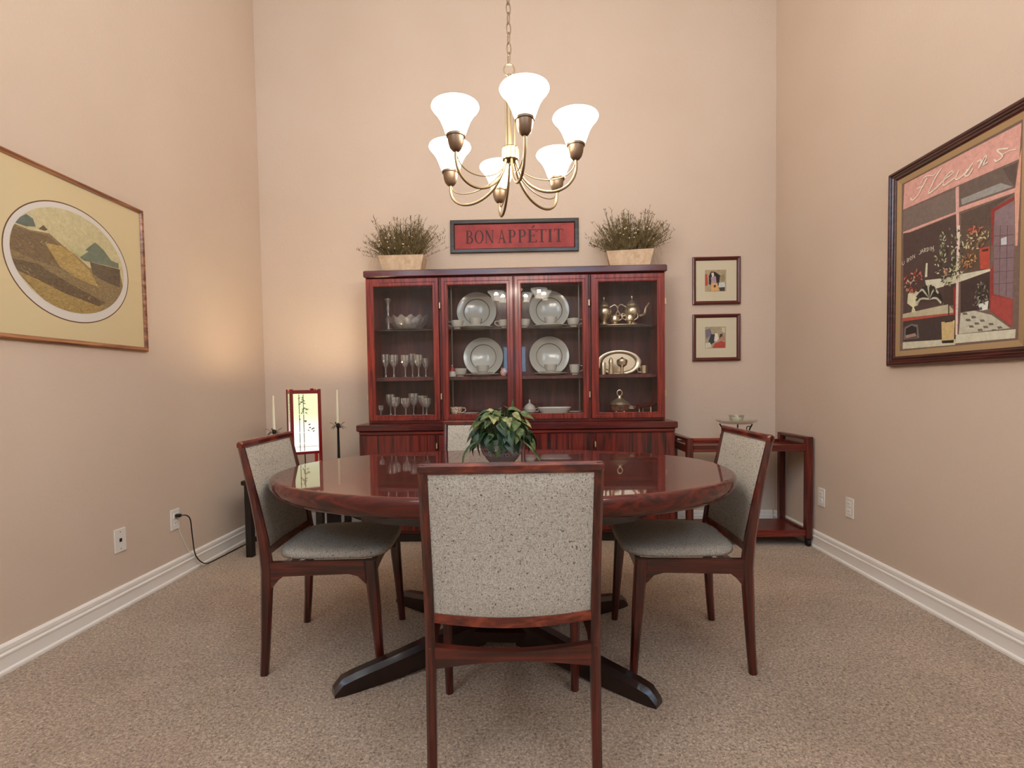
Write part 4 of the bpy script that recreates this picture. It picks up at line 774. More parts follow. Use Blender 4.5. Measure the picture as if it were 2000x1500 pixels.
# ------------------------------------------------------------------ pictures
ART = {'R':[((222,158,138),[(0.09,0.893),(0.69,0.888),(0.684,0.757),(0.41,0.765),(0.084,0.771)]),((126,104,90),[(0.087,0.766),(0.396,0.753),(0.393,0.659),(0.086,0.665)]),((112,90,78),[(0.414,0.759),(0.677,0.751),(0.67,0.656),(0.416,0.669)]),((158,146,134),[(0.424,0.701),(0.608,0.697),(0.66,0.663),(0.429,0.675)]),((96,74,64),[(0.617,0.749),(0.677,0.748),(0.669,0.662),(0.645,0.693)]),((222,158,138),[(0.086,0.662),(0.398,0.656),(0.414,0.668),(0.675,0.654),(0.675,0.638),(0.415,0.649),(0.398,0.647),(0.086,0.648)]),((222,164,146),[(0.395,0.76),(0.412,0.761),(0.42,0.469),(0.403,0.473)]),((84,62,54),[(0.097,0.645),(0.4,0.643),(0.407,0.507),(0.098,0.591)]),((92,72,60),[(0.425,0.638),(0.667,0.634),(0.577,0.61),(0.577,0.461),(0.428,0.501)]),((150,50,44),[(0.568,0.607),(0.667,0.623),(0.667,0.61),(0.585,0.595),(0.581,0.46),(0.573,0.462)]),((140,112,110),[(0.586,0.593),(0.667,0.609),(0.673,0.435),(0.584,0.459)]),((222,156,128),[(0.668,0.641),(0.684,0.757),(0.693,0.796),(0.684,0.432),(0.675,0.435)]),((84,62,54),[(0.087,0.655),(0.401,0.597),(0.411,0.327),(0.326,0.264),(0.094,0.256)]),((100,76,60),[(0.424,0.59),(0.577,0.542),(0.569,0.368),(0.429,0.354)]),((214,198,166),[(0.231,0.395),(0.363,0.379),(0.41,0.381),(0.569,0.371),(0.571,0.362),(0.42,0.348),(0.284,0.343),(0.237,0.369)]),((70,50,44),[(0.429,0.346),(0.569,0.361),(0.57,0.211),(0.432,0.217)]),((76,54,46),[(0.34,0.349),(0.402,0.344),(0.404,0.251),(0.341,0.261)]),((150,52,46),[(0.571,0.367),(0.572,0.203),(0.669,0.125),(0.67,0.233),(0.587,0.265),(0.584,0.382)]),((168,68,58),[(0.579,0.263),(0.667,0.234),(0.669,0.128),(0.576,0.203)]),((136,106,104),[(0.583,0.54),(0.67,0.514),(0.669,0.233),(0.589,0.268)]),((98,74,72),[(0.584,0.498),(0.669,0.48),(0.669,0.477),(0.584,0.495)]),((98,74,72),[(0.585,0.457),(0.669,0.441),(0.669,0.438),(0.585,0.455)]),((98,74,72),[(0.586,0.408),(0.67,0.393),(0.671,0.39),(0.586,0.405)]),((98,74,72),[(0.587,0.355),(0.672,0.342),(0.672,0.34),(0.587,0.352)]),((98,74,72),[(0.588,0.307),(0.673,0.296),(0.673,0.294),(0.588,0.304)]),((98,74,72),[(0.61,0.532),(0.613,0.531),(0.613,0.253),(0.61,0.254)]),((98,74,72),[(0.64,0.523),(0.643,0.522),(0.643,0.248),(0.64,0.249)]),((200,190,184),[(0.615,0.479),(0.639,0.479),(0.64,0.449),(0.616,0.453)]),((184,74,54),[(0.518,0.466),(0.567,0.462),(0.569,0.371),(0.524,0.38)]),((90,40,34),[(0.531,0.458),(0.561,0.455),(0.559,0.445),(0.533,0.448)]),((196,182,154),[(0.432,0.213),(0.498,0.214),(0.581,0.184),(0.662,0.122),(0.425,0.124)]),((112,96,84),[(0.441,0.213),(0.462,0.211),(0.469,0.201),(0.446,0.203)]),((112,96,84),[(0.458,0.184),(0.479,0.182),(0.485,0.172),(0.462,0.174)]),((112,96,84),[(0.474,0.155),(0.495,0.153),(0.501,0.143),(0.479,0.145)]),((112,96,84),[(0.485,0.193),(0.505,0.191),(0.511,0.181),(0.489,0.182)]),((112,96,84),[(0.501,0.164),(0.521,0.162),(0.527,0.153),(0.505,0.154)]),((112,96,84),[(0.517,0.135),(0.537,0.134),(0.543,0.125),(0.521,0.125)]),((112,96,84),[(0.527,0.173),(0.546,0.171),(0.552,0.161),(0.531,0.163)]),((112,96,84),[(0.542,0.145),(0.562,0.143),(0.568,0.134),(0.546,0.135)]),((112,96,84),[(0.567,0.153),(0.586,0.152),(0.592,0.143),(0.571,0.144)]),((112,96,84),[(0.582,0.126),(0.601,0.125),(0.606,0.116),(0.586,0.116)]),((112,96,84),[(0.606,0.135),(0.624,0.134),(0.63,0.125),(0.61,0.125)]),((112,96,84),[(0.644,0.117),(0.661,0.116),(0.667,0.107),(0.648,0.108)]),((212,196,164),[(0.411,0.123),(0.684,0.116),(0.683,0.082),(0.407,0.085)]),((206,190,156),[(0.093,0.116),(0.329,0.108),(0.407,0.105),(0.407,0.079),(0.094,0.083)]),((72,54,48),[(0.095,0.221),(0.327,0.216),(0.404,0.213),(0.407,0.103),(0.329,0.108),(0.096,0.12)]),((190,172,136),[(0.091,0.257),(0.366,0.261),(0.399,0.229),(0.395,0.22),(0.091,0.237)]),((186,78,60),[(0.091,0.235),(0.4,0.219),(0.4,0.212),(0.092,0.22)]),((150,44,40),[(0.393,0.33),(0.403,0.332),(0.405,0.209),(0.395,0.21)]),((120,104,92),[(0.104,0.189),(0.151,0.201),(0.191,0.192),(0.2,0.128),(0.099,0.129)]),((50,38,34),[(0.113,0.182),(0.151,0.193),(0.183,0.18),(0.186,0.133),(0.111,0.132)]),((170,130,110),[(0.111,0.149),(0.175,0.154),(0.183,0.138),(0.114,0.134)]),((220,204,160),[(0.125,0.352),(0.193,0.348),(0.205,0.304),(0.189,0.285),(0.164,0.281),(0.176,0.256),(0.147,0.255),(0.155,0.28),(0.12,0.305)]),((206,170,112),[(0.33,0.187),(0.403,0.186),(0.4,0.097),(0.335,0.099)]),((60,44,36),[(0.348,0.187),(0.396,0.187),(0.391,0.182),(0.35,0.182)]),((80,60,44),[(0.364,0.359),(0.371,0.358),(0.374,0.186),(0.367,0.187)]),((40,30,26),[(0.332,0.103),(0.4,0.101),(0.398,0.088),(0.337,0.091)]),((222,212,190),[(0.517,0.237),(0.566,0.244),(0.562,0.209),(0.528,0.208)]),((216,204,170),[(0.235,0.472),(0.245,0.472),(0.244,0.408),(0.23,0.409)]),((196,110,96),[(0.338,0.424),(0.362,0.422),(0.358,0.388),(0.341,0.39)]),((232,196,176),[(0.406,0.595),(0.422,0.59),(0.418,0.121),(0.407,0.122)])],'Rs':[((0.361,0.481),0.088,0.117,150,[(206,196,150),(70,72,48),(150,146,104),(54,50,38)]),((0.387,0.386),0.06,0.042,60,[(206,196,150),(70,72,48),(150,146,104),(54,50,38)]),((0.153,0.402),0.062,0.06,60,[(176,56,48),(150,60,44),(200,120,96),(196,180,140)]),((0.505,0.506),0.061,0.041,70,[(190,160,110),(150,100,70),(214,190,150),(120,92,66)]),((0.53,0.268),0.037,0.054,50,[(110,100,84),(74,64,54),(150,136,112)]),((0.504,0.554),0.033,0.022,16,[(190,86,66),(210,120,90)]),((0.472,0.427),0.034,0.03,30,[(170,110,70),(200,150,90)])],'Rsp':[((190,180,150),0.009,[(0.259,0.303),(0.302,0.299),(0.33,0.274)]),((58,46,40),0.009,[(0.259,0.303),(0.302,0.314),(0.33,0.289)]),((58,46,40),0.009,[(0.259,0.303),(0.298,0.328),(0.324,0.306)]),((190,180,150),0.009,[(0.259,0.303),(0.291,0.341),(0.313,0.321)]),((58,46,40),0.009,[(0.259,0.303),(0.281,0.353),(0.297,0.335)]),((58,46,40),0.009,[(0.259,0.303),(0.269,0.361),(0.277,0.345)]),((190,180,150),0.009,[(0.259,0.303),(0.256,0.365),(0.256,0.351)]),((58,46,40),0.009,[(0.259,0.303),(0.243,0.365),(0.234,0.352)]),((58,46,40),0.009,[(0.259,0.303),(0.232,0.36),(0.214,0.348)]),((190,180,150),0.009,[(0.259,0.303),(0.222,0.352),(0.198,0.339)]),((58,46,40),0.009,[(0.259,0.303),(0.216,0.34),(0.187,0.326)]),((58,46,40),0.009,[(0.259,0.303),(0.214,0.326),(0.183,0.31)]),((190,180,150),0.009,[(0.259,0.303),(0.215,0.311),(0.186,0.293)])],'Rst':[((236,214,186),0.006,[(0.236,0.863),(0.209,0.835),(0.182,0.807),(0.151,0.795),(0.134,0.809)]),((236,214,186),0.005,[(0.199,0.855),(0.216,0.872),(0.24,0.874),(0.274,0.862),(0.286,0.868)]),((236,214,186),0.005,[(0.175,0.839),(0.191,0.84),(0.217,0.836)]),((236,214,186),0.007,[(0.32,0.874),(0.293,0.854),(0.266,0.821),(0.249,0.798),(0.257,0.79),(0.294,0.799),(0.335,0.816)]),((236,214,186),0.006,[(0.335,0.819),(0.375,0.825),(0.385,0.831),(0.372,0.839),(0.344,0.827),(0.33,0.803),(0.34,0.793),(0.392,0.804)]),((236,214,186),0.006,[(0.413,0.827),(0.397,0.798),(0.414,0.792),(0.443,0.801),(0.457,0.812)]),((236,214,186),0.006,[(0.482,0.828),(0.455,0.803),(0.443,0.794),(0.463,0.786),(0.483,0.805)]),((236,214,186),0.006,[(0.506,0.825),(0.523,0.822),(0.512,0.796),(0.541,0.832),(0.545,0.821),(0.533,0.8),(0.551,0.802)]),((236,214,186),0.006,[(0.639,0.817),(0.594,0.831),(0.616,0.802),(0.612,0.792),(0.591,0.789),(0.583,0.799)]),((236,214,186),0.003,[(0.617,0.804),(0.646,0.805),(0.673,0.799)]),((236,214,186),0.0022,[(0.086,0.516),(0.086,0.503),(0.093,0.498),(0.1,0.504),(0.1,0.517)]),((236,214,186),0.0022,[(0.119,0.523),(0.119,0.505),(0.13,0.508),(0.13,0.513),(0.119,0.514),(0.13,0.517),(0.13,0.522),(0.119,0.523)]),((236,214,186),0.0022,[(0.143,0.528),(0.136,0.518),(0.143,0.51),(0.15,0.519),(0.143,0.528)]),((236,214,186),0.0022,[(0.155,0.513),(0.155,0.531),(0.168,0.514),(0.168,0.532)]),((236,214,186),0.0022,[(0.205,0.541),(0.205,0.527),(0.2,0.523),(0.194,0.526)]),((236,214,186),0.0022,[(0.209,0.525),(0.215,0.543),(0.222,0.526)]),((236,214,186),0.0022,[(0.212,0.532),(0.218,0.533)]),((236,214,186),0.0022,[(0.227,0.526),(0.227,0.543),(0.237,0.541),(0.236,0.536),(0.227,0.534),(0.238,0.526)]),((236,214,186),0.0022,[(0.244,0.542),(0.244,0.525),(0.254,0.531),(0.254,0.538),(0.244,0.542)]),((236,214,186),0.0022,[(0.263,0.541),(0.263,0.524)]),((236,214,186),0.0022,[(0.271,0.522),(0.27,0.539),(0.282,0.523),(0.282,0.54)])],'L':[((150,130,96),[(0.165,0.463),(0.235,0.457),(0.322,0.468),(0.384,0.434),(0.443,0.41),(0.521,0.367),(0.626,0.383),(0.7,0.385),(0.724,0.285),(0.596,0.153),(0.354,0.12),(0.141,0.297),(0.135,0.413)]),((132,112,86),[(0.165,0.454),(0.234,0.451),(0.314,0.459),(0.384,0.42),(0.455,0.324),(0.294,0.334),(0.144,0.357)]),((186,160,104),[(0.299,0.423),(0.399,0.431),(0.52,0.353),(0.568,0.285),(0.453,0.304),(0.365,0.337)]),((112,98,80),[(0.523,0.395),(0.701,0.4),(0.696,0.31),(0.605,0.321),(0.537,0.342)]),((176,150,96),[(0.175,0.276),(0.292,0.289),(0.45,0.235),(0.598,0.204),(0.544,0.153),(0.34,0.131)]),((116,98,76),[(0.142,0.321),(0.26,0.326),(0.406,0.274),(0.599,0.219),(0.563,0.195),(0.388,0.224),(0.251,0.262),(0.152,0.282)]),((104,108,92),[(0.173,0.468),(0.193,0.495),(0.222,0.517),(0.25,0.508),(0.261,0.478),(0.216,0.467)]),((108,84,62),[(0.273,0.473),(0.296,0.495),(0.314,0.481),(0.301,0.473)]),((122,122,98),[(0.467,0.405),(0.509,0.454),(0.557,0.495),(0.604,0.472),(0.647,0.432),(0.693,0.428),(0.692,0.402),(0.609,0.401),(0.49,0.394)]),((196,180,128),[(0.407,0.44),(0.461,0.448),(0.517,0.442),(0.466,0.402)])],'Lell':[(0.135,0.384),(0.693,0.309),(0.32,0.576),(0.477,0.148),(0.377,0.367)],'B':[(0,(178,150,112),[(1.357,1.938),(1.515,1.938),(1.515,1.776),(1.357,1.775)]),(0,(186,60,44),[(1.358,1.905),(1.373,1.907),(1.379,1.825),(1.358,1.819)]),(0,(40,28,26),[(1.385,1.892),(1.401,1.925),(1.431,1.924),(1.471,1.896),(1.462,1.829),(1.443,1.811),(1.437,1.872),(1.407,1.885),(1.401,1.824),(1.387,1.831)]),(0,(222,196,170),[(1.404,1.916),(1.422,1.918),(1.425,1.891),(1.41,1.882)]),(0,(176,140,138),[(1.401,1.882),(1.437,1.891),(1.443,1.839),(1.407,1.833)]),(0,(222,160,92),[(1.401,1.836),(1.449,1.841),(1.46,1.786),(1.407,1.778)]),(0,(50,30,24),[(1.422,1.824),(1.437,1.825),(1.437,1.808),(1.424,1.807)]),(0,(206,202,190),[(1.459,1.841),(1.504,1.843),(1.507,1.81),(1.462,1.808)]),(0,(150,128,90),[(1.471,1.896),(1.504,1.907),(1.504,1.853),(1.474,1.847)]),(0,(60,50,44),[(1.462,1.805),(1.504,1.807),(1.504,1.779),(1.468,1.779)]),(1,(170,146,112),[(1.357,1.512),(1.513,1.512),(1.512,1.35),(1.358,1.349)]),(1,(120,104,110),[(1.358,1.487),(1.394,1.499),(1.407,1.456),(1.364,1.419)]),(1,(52,56,62),[(1.401,1.456),(1.431,1.455),(1.425,1.394),(1.4,1.379),(1.382,1.401)]),(1,(230,206,182),[(1.431,1.461),(1.449,1.464),(1.462,1.424),(1.443,1.4),(1.425,1.406)]),(1,(70,44,36),[(1.468,1.455),(1.489,1.46),(1.486,1.436),(1.462,1.418)]),(1,(176,120,90),[(1.468,1.43),(1.504,1.448),(1.507,1.411),(1.474,1.405)]),(1,(186,66,48),[(1.413,1.354),(1.431,1.387),(1.48,1.405),(1.509,1.392),(1.507,1.352)]),(1,(216,198,166),[(1.361,1.389),(1.394,1.394),(1.407,1.357),(1.361,1.352)]),(1,(214,190,150),[(1.48,1.504),(1.507,1.506),(1.504,1.466),(1.486,1.473)])]}
# left: oval landscape
lp = wallpic('landscape_picture', 'large framed oval landscape of a grassy hill on the left wall', 'picture', 0, 1.298, 'L', 1.84)
LW, LH = 0.869, 0.747
mesh_obj('frame', frame(LW, LH, 0.022, [(0, 0.001), (0, 0.016), (0.3, 0.022), (0.7, 0.019), (1, 0.012), (1, 0.001)]), M['frame_gold'], lp, smooth=False)
mesh_obj('mat_board', bx(0.020, LW - 0.020, -0.010, -0.002, 0.020, LH - 0.020, 0), M['mat_cream'], lp, smooth=False)
ecx, ecz = 0.436, 0.364
def ell(rx, rz_, n=72, cx=ecx, czz=ecz): return [(cx + rx * math.cos(2 * PI * k / n), czz + rz_ * math.sin(2 * PI * k / n)) for k in range(n)]
def flat(name, polys, y, mat, parent):
    V, F = [], []
    for i, pts in enumerate(polys): k = len(V); V += [(p_[0], y - 0.00003 * i, p_[1]) for p_ in pts]; F.append(tuple(range(k, k + len(pts))))
    return mesh_obj(name, (V, F), mat, parent, smooth=False)
flat('oval_line', [ell(0.319, 0.262)], -0.0102, M['mat_line'], lp)
flat('oval_border', [ell(0.314, 0.257)], -0.0104, M['mat_white'], lp)
OX, OZ = 0.288, 0.226
def clip_ell(pts):
    out = []
    for x, z in pts:
        q = math.hypot((x - ecx) / OX, (z - (ecz + 0.008)) / OZ)
        out.append((x, z) if q <= 1 else (ecx + (x - ecx) / q, ecz + 0.008 + (z - ecz - 0.008) / q))
    return out
def dens(pts, k=6):
    out = []
    for (x0, y0), (x1, y1) in zip(pts, pts[1:] + pts[:1]): out += [(x0 + (x1 - x0) * i / k, y0 + (y1 - y0) * i / k) for i in range(k)]
    return out
sky = [((206, 182, 134), ell(OX, OZ, 72, ecx, ecz + 0.008))]
art('sky_print', sky, -0.0106, M['print'], lp)
art('field_print', [(c, clip_ell(dens(p_))) for c, p_ in ART['L'][:6]], -0.0108, M['field'], lp, dy=0.001)
rq = random.Random(9); blades = []
for i in range(520):
    a = rq.uniform(0, 2 * PI); q = math.sqrt(rq.random()) * 0.95; x, z = ecx + OX * q * math.cos(a), ecz + OZ * q * math.sin(a)
    if z > 0.545 - 0.62 * (x - 0.17) * (1 if x > 0.17 else 0) - 0.035: continue
    l_ = rq.uniform(0.008, 0.022); d = rq.uniform(-0.5, 1.3) - 0.5; w_ = rq.uniform(0.001, 0.0024)
    c = rq.choice(((112, 94, 66), (178, 152, 98), (96, 82, 62), (198, 172, 116), (142, 122, 84)))
    blades.append((c, clip_ell([(x - w_, z), (x + w_, z), (x + l_ * math.cos(d), z + l_ * math.sin(d))])))
art('grass_print', blades, -0.01165, M['print'], lp, dy=0.000002)['kind'] = 'stuff'
art('tree_print', [(c, clip_ell(dens(p_))) for c, p_ in ART['L'][6:]], -0.0118, M['print'], lp)
flat('glazing', [[(0.02, 0.02), (LW - 0.02, 0.02), (LW - 0.02, LH - 0.02), (0.02, LH - 0.02)]], -0.0128, M['picture_glass'], lp)
# right: flower shop
rp = wallpic('flower_shop_picture', 'large dark-framed painting of a flower shop front on the right wall', 'picture', 0, 1.157, 'R', 2.722)
RWW, RHH = 0.770, 0.973
mesh_obj('frame', frame(RWW, RHH, 0.050, [(0, 0.001), (0, 0.022), (0.12, 0.030), (0.30, 0.030), (0.36, 0.024), (0.52, 0.024), (0.58, 0.020), (0.78, 0.020), (0.86, 0.016), (1, 0.014), (1, 0.001)]), M['frame_dark'], rp, smooth=False)
mesh_obj('liner', mv(frame(RWW - 0.096, RHH - 0.096, 0.026, [(0, 0.001), (0, 0.015), (1, 0.011), (1, 0.001)]), (0.048, 0, 0.048)), M['liner'], rp, smooth=False)
mesh_obj('backing', bx(0.07, RWW - 0.07, -0.010, -0.002, 0.07, RHH - 0.07, 0), M['mat_small'], rp, smooth=False)
rnd = random.Random(5)
X0, X1, Z0, Z1 = 0.073, RWW - 0.073, 0.073, RHH - 0.073
def cl_r(pts): return [(min(max(x, X0), X1), min(max(z, Z0), Z1)) for x, z in pts]
polys = [((120, 92, 78), [(X0, Z0), (X1, Z0), (X1, Z1), (X0, Z1)])] + [(c, cl_r(p_)) for c, p_ in ART['R']]
for (cx, czz), rx, rz_, n, cols in ART['Rs']:
    for i in range(n):
        a = rnd.uniform(0, 2 * PI); q = math.sqrt(rnd.random()); x, z = cx + rx * q * math.cos(a), czz + rz_ * q * math.sin(a); l_ = rnd.uniform(0.006, 0.011); d = rnd.uniform(0, PI)
        e, f_ = (l_ * math.cos(d), l_ * math.sin(d)), (-l_ * .4 * math.sin(d), l_ * .4 * math.cos(d))
        polys.append((rnd.choice(cols), cl_r([(x - e[0], z - e[1]), (x + f_[0], z + f_[1]), (x + e[0], z + e[1]), (x - f_[0], z - f_[1])])))
for c, w_, p_ in ART['Rsp']:
    P = [q[:2] for q in spline([(x, z, 0) for x, z in p_], 4)]
    for r_ in ribbon(P, w_): polys.append((c, cl_r(r_)))
art('painting', polys, -0.0102, M['print'], rp, dy=0.00006)
ink = []
for c, w_, p_ in ART['Rst']:
    P = [q[:2] for q in spline([(x, z, 0) for x, z in p_], 4)] if len(p_) > 2 and w_ > 0.0025 else p_
    for r_ in ribbon(P, w_): ink.append((c, r_))
art('painted_lettering', ink, -0.0128, M['print'], rp, dy=0.00001)['kind'] = 'stuff'
# two small prints
for k, (z0, z1, lab) in enumerate(((1.680, 2.034, 'small framed print of a seated guitar player, upper of the pair beside the hutch'), (1.255, 1.606, 'small framed print of a reclining figure, lower of the pair beside the hutch'))):
    s_ = wallpic('small_print', lab, 'picture', 0, z0, 'B', 1.264, 'pair of small framed prints'); w_ = 0.354; h = z1 - z0
    mesh_obj('frame', frame(w_, h, 0.026, [(0, 0.001), (0, 0.020), (0.3, 0.024), (0.8, 0.018), (1, 0.012), (1, 0.001)]), M['frame_red'], s_, smooth=False)
    mesh_obj('mat_board', bx(0.024, w_ - 0.024, -0.010, -0.002, 0.024, h - 0.024, 0), M['mat_small'], s_, smooth=False)
    art('print', [(c, [(x - 1.264, z - z0) for x, z in p_]) for kk, c, p_ in ART['B'] if kk == k], -0.0104, M['print'], s_)
    flat('glazing', [[(0.024, 0.024), (w_ - 0.024, 0.024), (w_ - 0.024, h - 0.024), (0.024, h - 0.024)]], -0.0118, M['picture_glass'], s_)

# ------------------------------------------------------------------ wall plates
def plate(name, label, wall, y, kind):
    t = thing(name, label, 'outlet', (XL if wall == 'L' else XR, y, 0.285), PI / 2 if wall == 'L' else -PI / 2)
    mesh_obj('cover', box((0, -0.003, 0.058), (0.073, 0.006, 0.117), 0.0025), M['white_plastic'], t)
    if kind == 'jack':
        mesh_obj('jack', bx(-0.008, 0.008, -0.0075, -0.003, 0.05, 0.068, 0.001), M['black_plastic'], t)
        for z in (0.016, 0.10): mesh_obj('screw', xf(lathe([(0.003, 0), (0.002, 0.001)], 10), Matrix.Translation((0, -0.006, z)) @ Matrix.Rotation(PI / 2, 4, 'X')), M['china_band'], t)
    else:
        for z in (0.036, 0.080):
            so = mesh_obj('socket', box((0, -0.0065, z), (0.034, 0.003, 0.029), 0.001), M['trim'], t)
            for x in (-0.006, 0.006): mesh_obj('slot', bx(x - 0.001, x + 0.001, -0.0083, -0.0078, z - 0.002, z + 0.007, 0), M['black_plastic'], so)
    return t
plate('wall_jack', 'white cable jack plate on the left wall, nearer the viewer', 'L', 2.480, 'jack')
plate('power_outlet', 'white power outlet on the left wall with a black plug in it', 'L', 2.882, 'outlet')
plate('power_outlet', 'white power outlet on the right wall beside the tea cart', 'R', 3.336, 'outlet')
plate('power_outlet', 'white power outlet on the right wall, nearer the viewer of the two there', 'R', 3.048, 'outlet')
# thin white cable from the same outlet down over the baseboard
wc = thing('white_cable', 'thin white cable running down from the left wall outlet to the carpet', 'cable', (XL, 2.882, 0))
mesh_obj('wire', tube(spline([(0.004, 0.020, 0.290), (0.004, 0.045, 0.240), (0.004, 0.090, 0.150), (0.008, 0.112, 0.118), (0.020, 0.125, 0.100), (0.024, 0.160, 0.045), (0.027, 0.200, 0.004), (0.034, 0.235, 0.003)]), 0.0022, 6), M['white_plastic'], wc)

# ------------------------------------------------------------------ corner stand with lantern and palm candle holders
sx0, sx1, sy0, sy1, sz = -1.835, -1.245, 3.235, 3.80, 0.500
sd = thing('corner_stand', 'dark wooden stand in the left corner carrying the lantern', 'table', ((sx0 + sx1) / 2, (sy0 + sy1) / 2, 0))
qx, qy = (sx0 + sx1) / 2, (sy0 + sy1) / 2
def L3(vf): return mv(vf, (-qx, -qy, 0))
mesh_obj('top', L3(bx(sx0 - 0.01, sx1 + 0.01, sy0 - 0.01, sy1 + 0.01, sz - 0.03, sz, 0.005)), M['ebony'], sd)
for x in (sx0 + 0.025, sx1 - 0.10):
    for y in (sy0 + 0.025, sy1 - 0.03): mesh_obj('leg', L3(postz([(x, y, 0, 0.044, 0.044), (x, y, sz - 0.03, 0.044, 0.044)], 0.004)), M['ebony'], sd)
    mesh_obj('side_slat', L3(bx(x - 0.010, x + 0.010, qy - 0.13, qy + 0.09, 0.10, sz - 0.03, 0.003)), M['ebony'], sd)
    mesh_obj('stretcher', L3(bx(x - 0.010, x + 0.010, sy0 + 0.04, sy1 - 0.05, 0.08, 0.11, 0.003)), M['ebony'], sd)
ln = thing('paper_lantern', 'lit red-framed paper lantern with painted bamboo in the left corner', 'lamp', (-1.495, 3.400, sz), math.radians(32))
wl, zb, zt = 0.172, 0.170, 0.580
hw = wl / 2
for x in (-hw, hw):
    for y in (-hw, hw): mesh_obj('post', postz([(x, y, 0, 0.020, 0.020), (x, y, zt + 0.006, 0.020, 0.020)], 0.003), M['lantern_wood'], ln)
for k in range(4):
    R_ = Matrix.Rotation(k * PI / 2, 4, 'Z')
    mesh_obj('top_rail', xf(bx(-hw + 0.010, hw - 0.010, -hw - 0.006, -hw + 0.006, zt - 0.024, zt, 0.002), R_), M['lantern_wood'], ln)
    mesh_obj('bottom_rail', xf(bx(-hw + 0.010, hw - 0.010, -hw - 0.006, -hw + 0.006, zb - 0.012, zb + 0.006, 0.002), R_), M['lantern_wood'], ln)
    pn = mesh_obj('paper_panel', xf(bx(-hw + 0.008, hw - 0.008, -hw - 0.001, -hw + 0.001, zb, zt - 0.02, 0), R_), M['paper'], ln, smooth=False)
    pol = []
    for xx, w_ in ((-0.040, 0.0045), (-0.014, 0.0045)):
        for a, b_ in ((zb + 0.01, zb + 0.06), (zb + 0.064, 0.30), (0.304, 0.42), (0.424, zt - 0.028)): pol.append([(xx - w_ / 2, a), (xx + w_ / 2, a), (xx + w_ / 2, b_), (xx - w_ / 2, b_)])
    rq = random.Random(k)
    for i in range(26):
        x = rq.choice((-0.040, -0.014)) + rq.uniform(-0.014, 0.016); z = rq.uniform(0.36, 0.53) if i < 20 else rq.uniform(0.29, 0.36); d = rq.uniform(-0.9, 0.9)
        if i >= 20: x += 0.04
        pol.append([(x, z), (x + 0.007 * math.cos(d), z + 0.0045), (x + 0.020 * math.cos(d), z + 0.018 * math.sin(d)), (x + 0.008 * math.cos(d), z - 0.0045)])
    for zz in (zb + 0.036, zb + 0.040): pol.append([(-hw + 0.012, zz), (hw - 0.012, zz), (hw - 0.012, zz + 0.0012), (-hw + 0.012, zz + 0.0012)])
    V, F = [], []
    for i, pp in enumerate(pol): kk = len(V); V += [(p_[0], -hw - 0.0014 - 0.00001 * i, p_[1]) for p_ in pp]; F.append(tuple(range(kk, kk + len(pp))))
    mesh_obj('bamboo_painting', xf((V, F), R_), M['paper_ink'], pn, smooth=False)
mesh_obj('bulb', lathe([(0.012, 0.20), (0.013, 0.22), (0.026, 0.25), (0.026, 0.27), (0.001, 0.295)], 16), M['bulb'], ln)
mesh_obj('lamp_holder', lathe([(0.016, 0.165), (0.016, 0.20), (0.012, 0.202)], 16), M['black_plastic'], ln)
mesh_obj('cross_bar', bx(-hw, hw, -0.008, 0.008, 0.158, 0.168, 0.002), M['lantern_wood'], ln)
mesh_obj('knot', bx(0.028, 0.054, -hw - 0.008, -hw + 0.008, zt, zt + 0.010, 0.003), M['lantern_wood'], ln)
l = bpy.data.lights.new('lantern_glow', 'POINT'); l.energy = 10.0; l.color = (1.0, 0.78, 0.52); l.shadow_soft_size = 0.05
lo = bpy.data.objects.new('lantern_glow', l); C.objects.link(lo); lo.parent = ln; lo.location = (0, 0, zt - 0.05)
# its cord, from the wall outlet along the baseboard
cdm = ln.matrix_basis.inverted() @ Matrix.Translation((XL, 2.882, 0))
cb = mesh_obj('power_cord', xf(tube(spline([(0.038, 0, 0.366), (0.058, 0.018, 0.362), (0.066, 0.040, 0.330), (0.062, 0.060, 0.22), (0.050, 0.10, 0.10), (0.044, 0.18, 0.025), (0.040, 0.26, 0.005), (0.045, 0.34, 0.005), (0.052, 0.45, 0.005), (0.060, 0.62, 0.005), (0.09, 0.78, 0.005), (0.16, 0.945, 0.005), (0.40, 0.96, 0.005), (0.56, 0.962, 0.006), (0.565, 0.958, 0.25), (0.56, 0.952, 0.48), (0.555, 0.93, 0.515), (0.55, 0.80, 0.506), (0.548, 0.60, 0.506), (0.548, 0.53, 0.52), (0.548, 0.518, 0.66)]), 0.0036, 8), cdm), M['black_plastic'], ln)
mesh_obj('plug', xf(bx(0.0085, 0.040, -0.011, 0.011, 0.356, 0.376, 0.004), cdm), M['black_plastic'], cb)
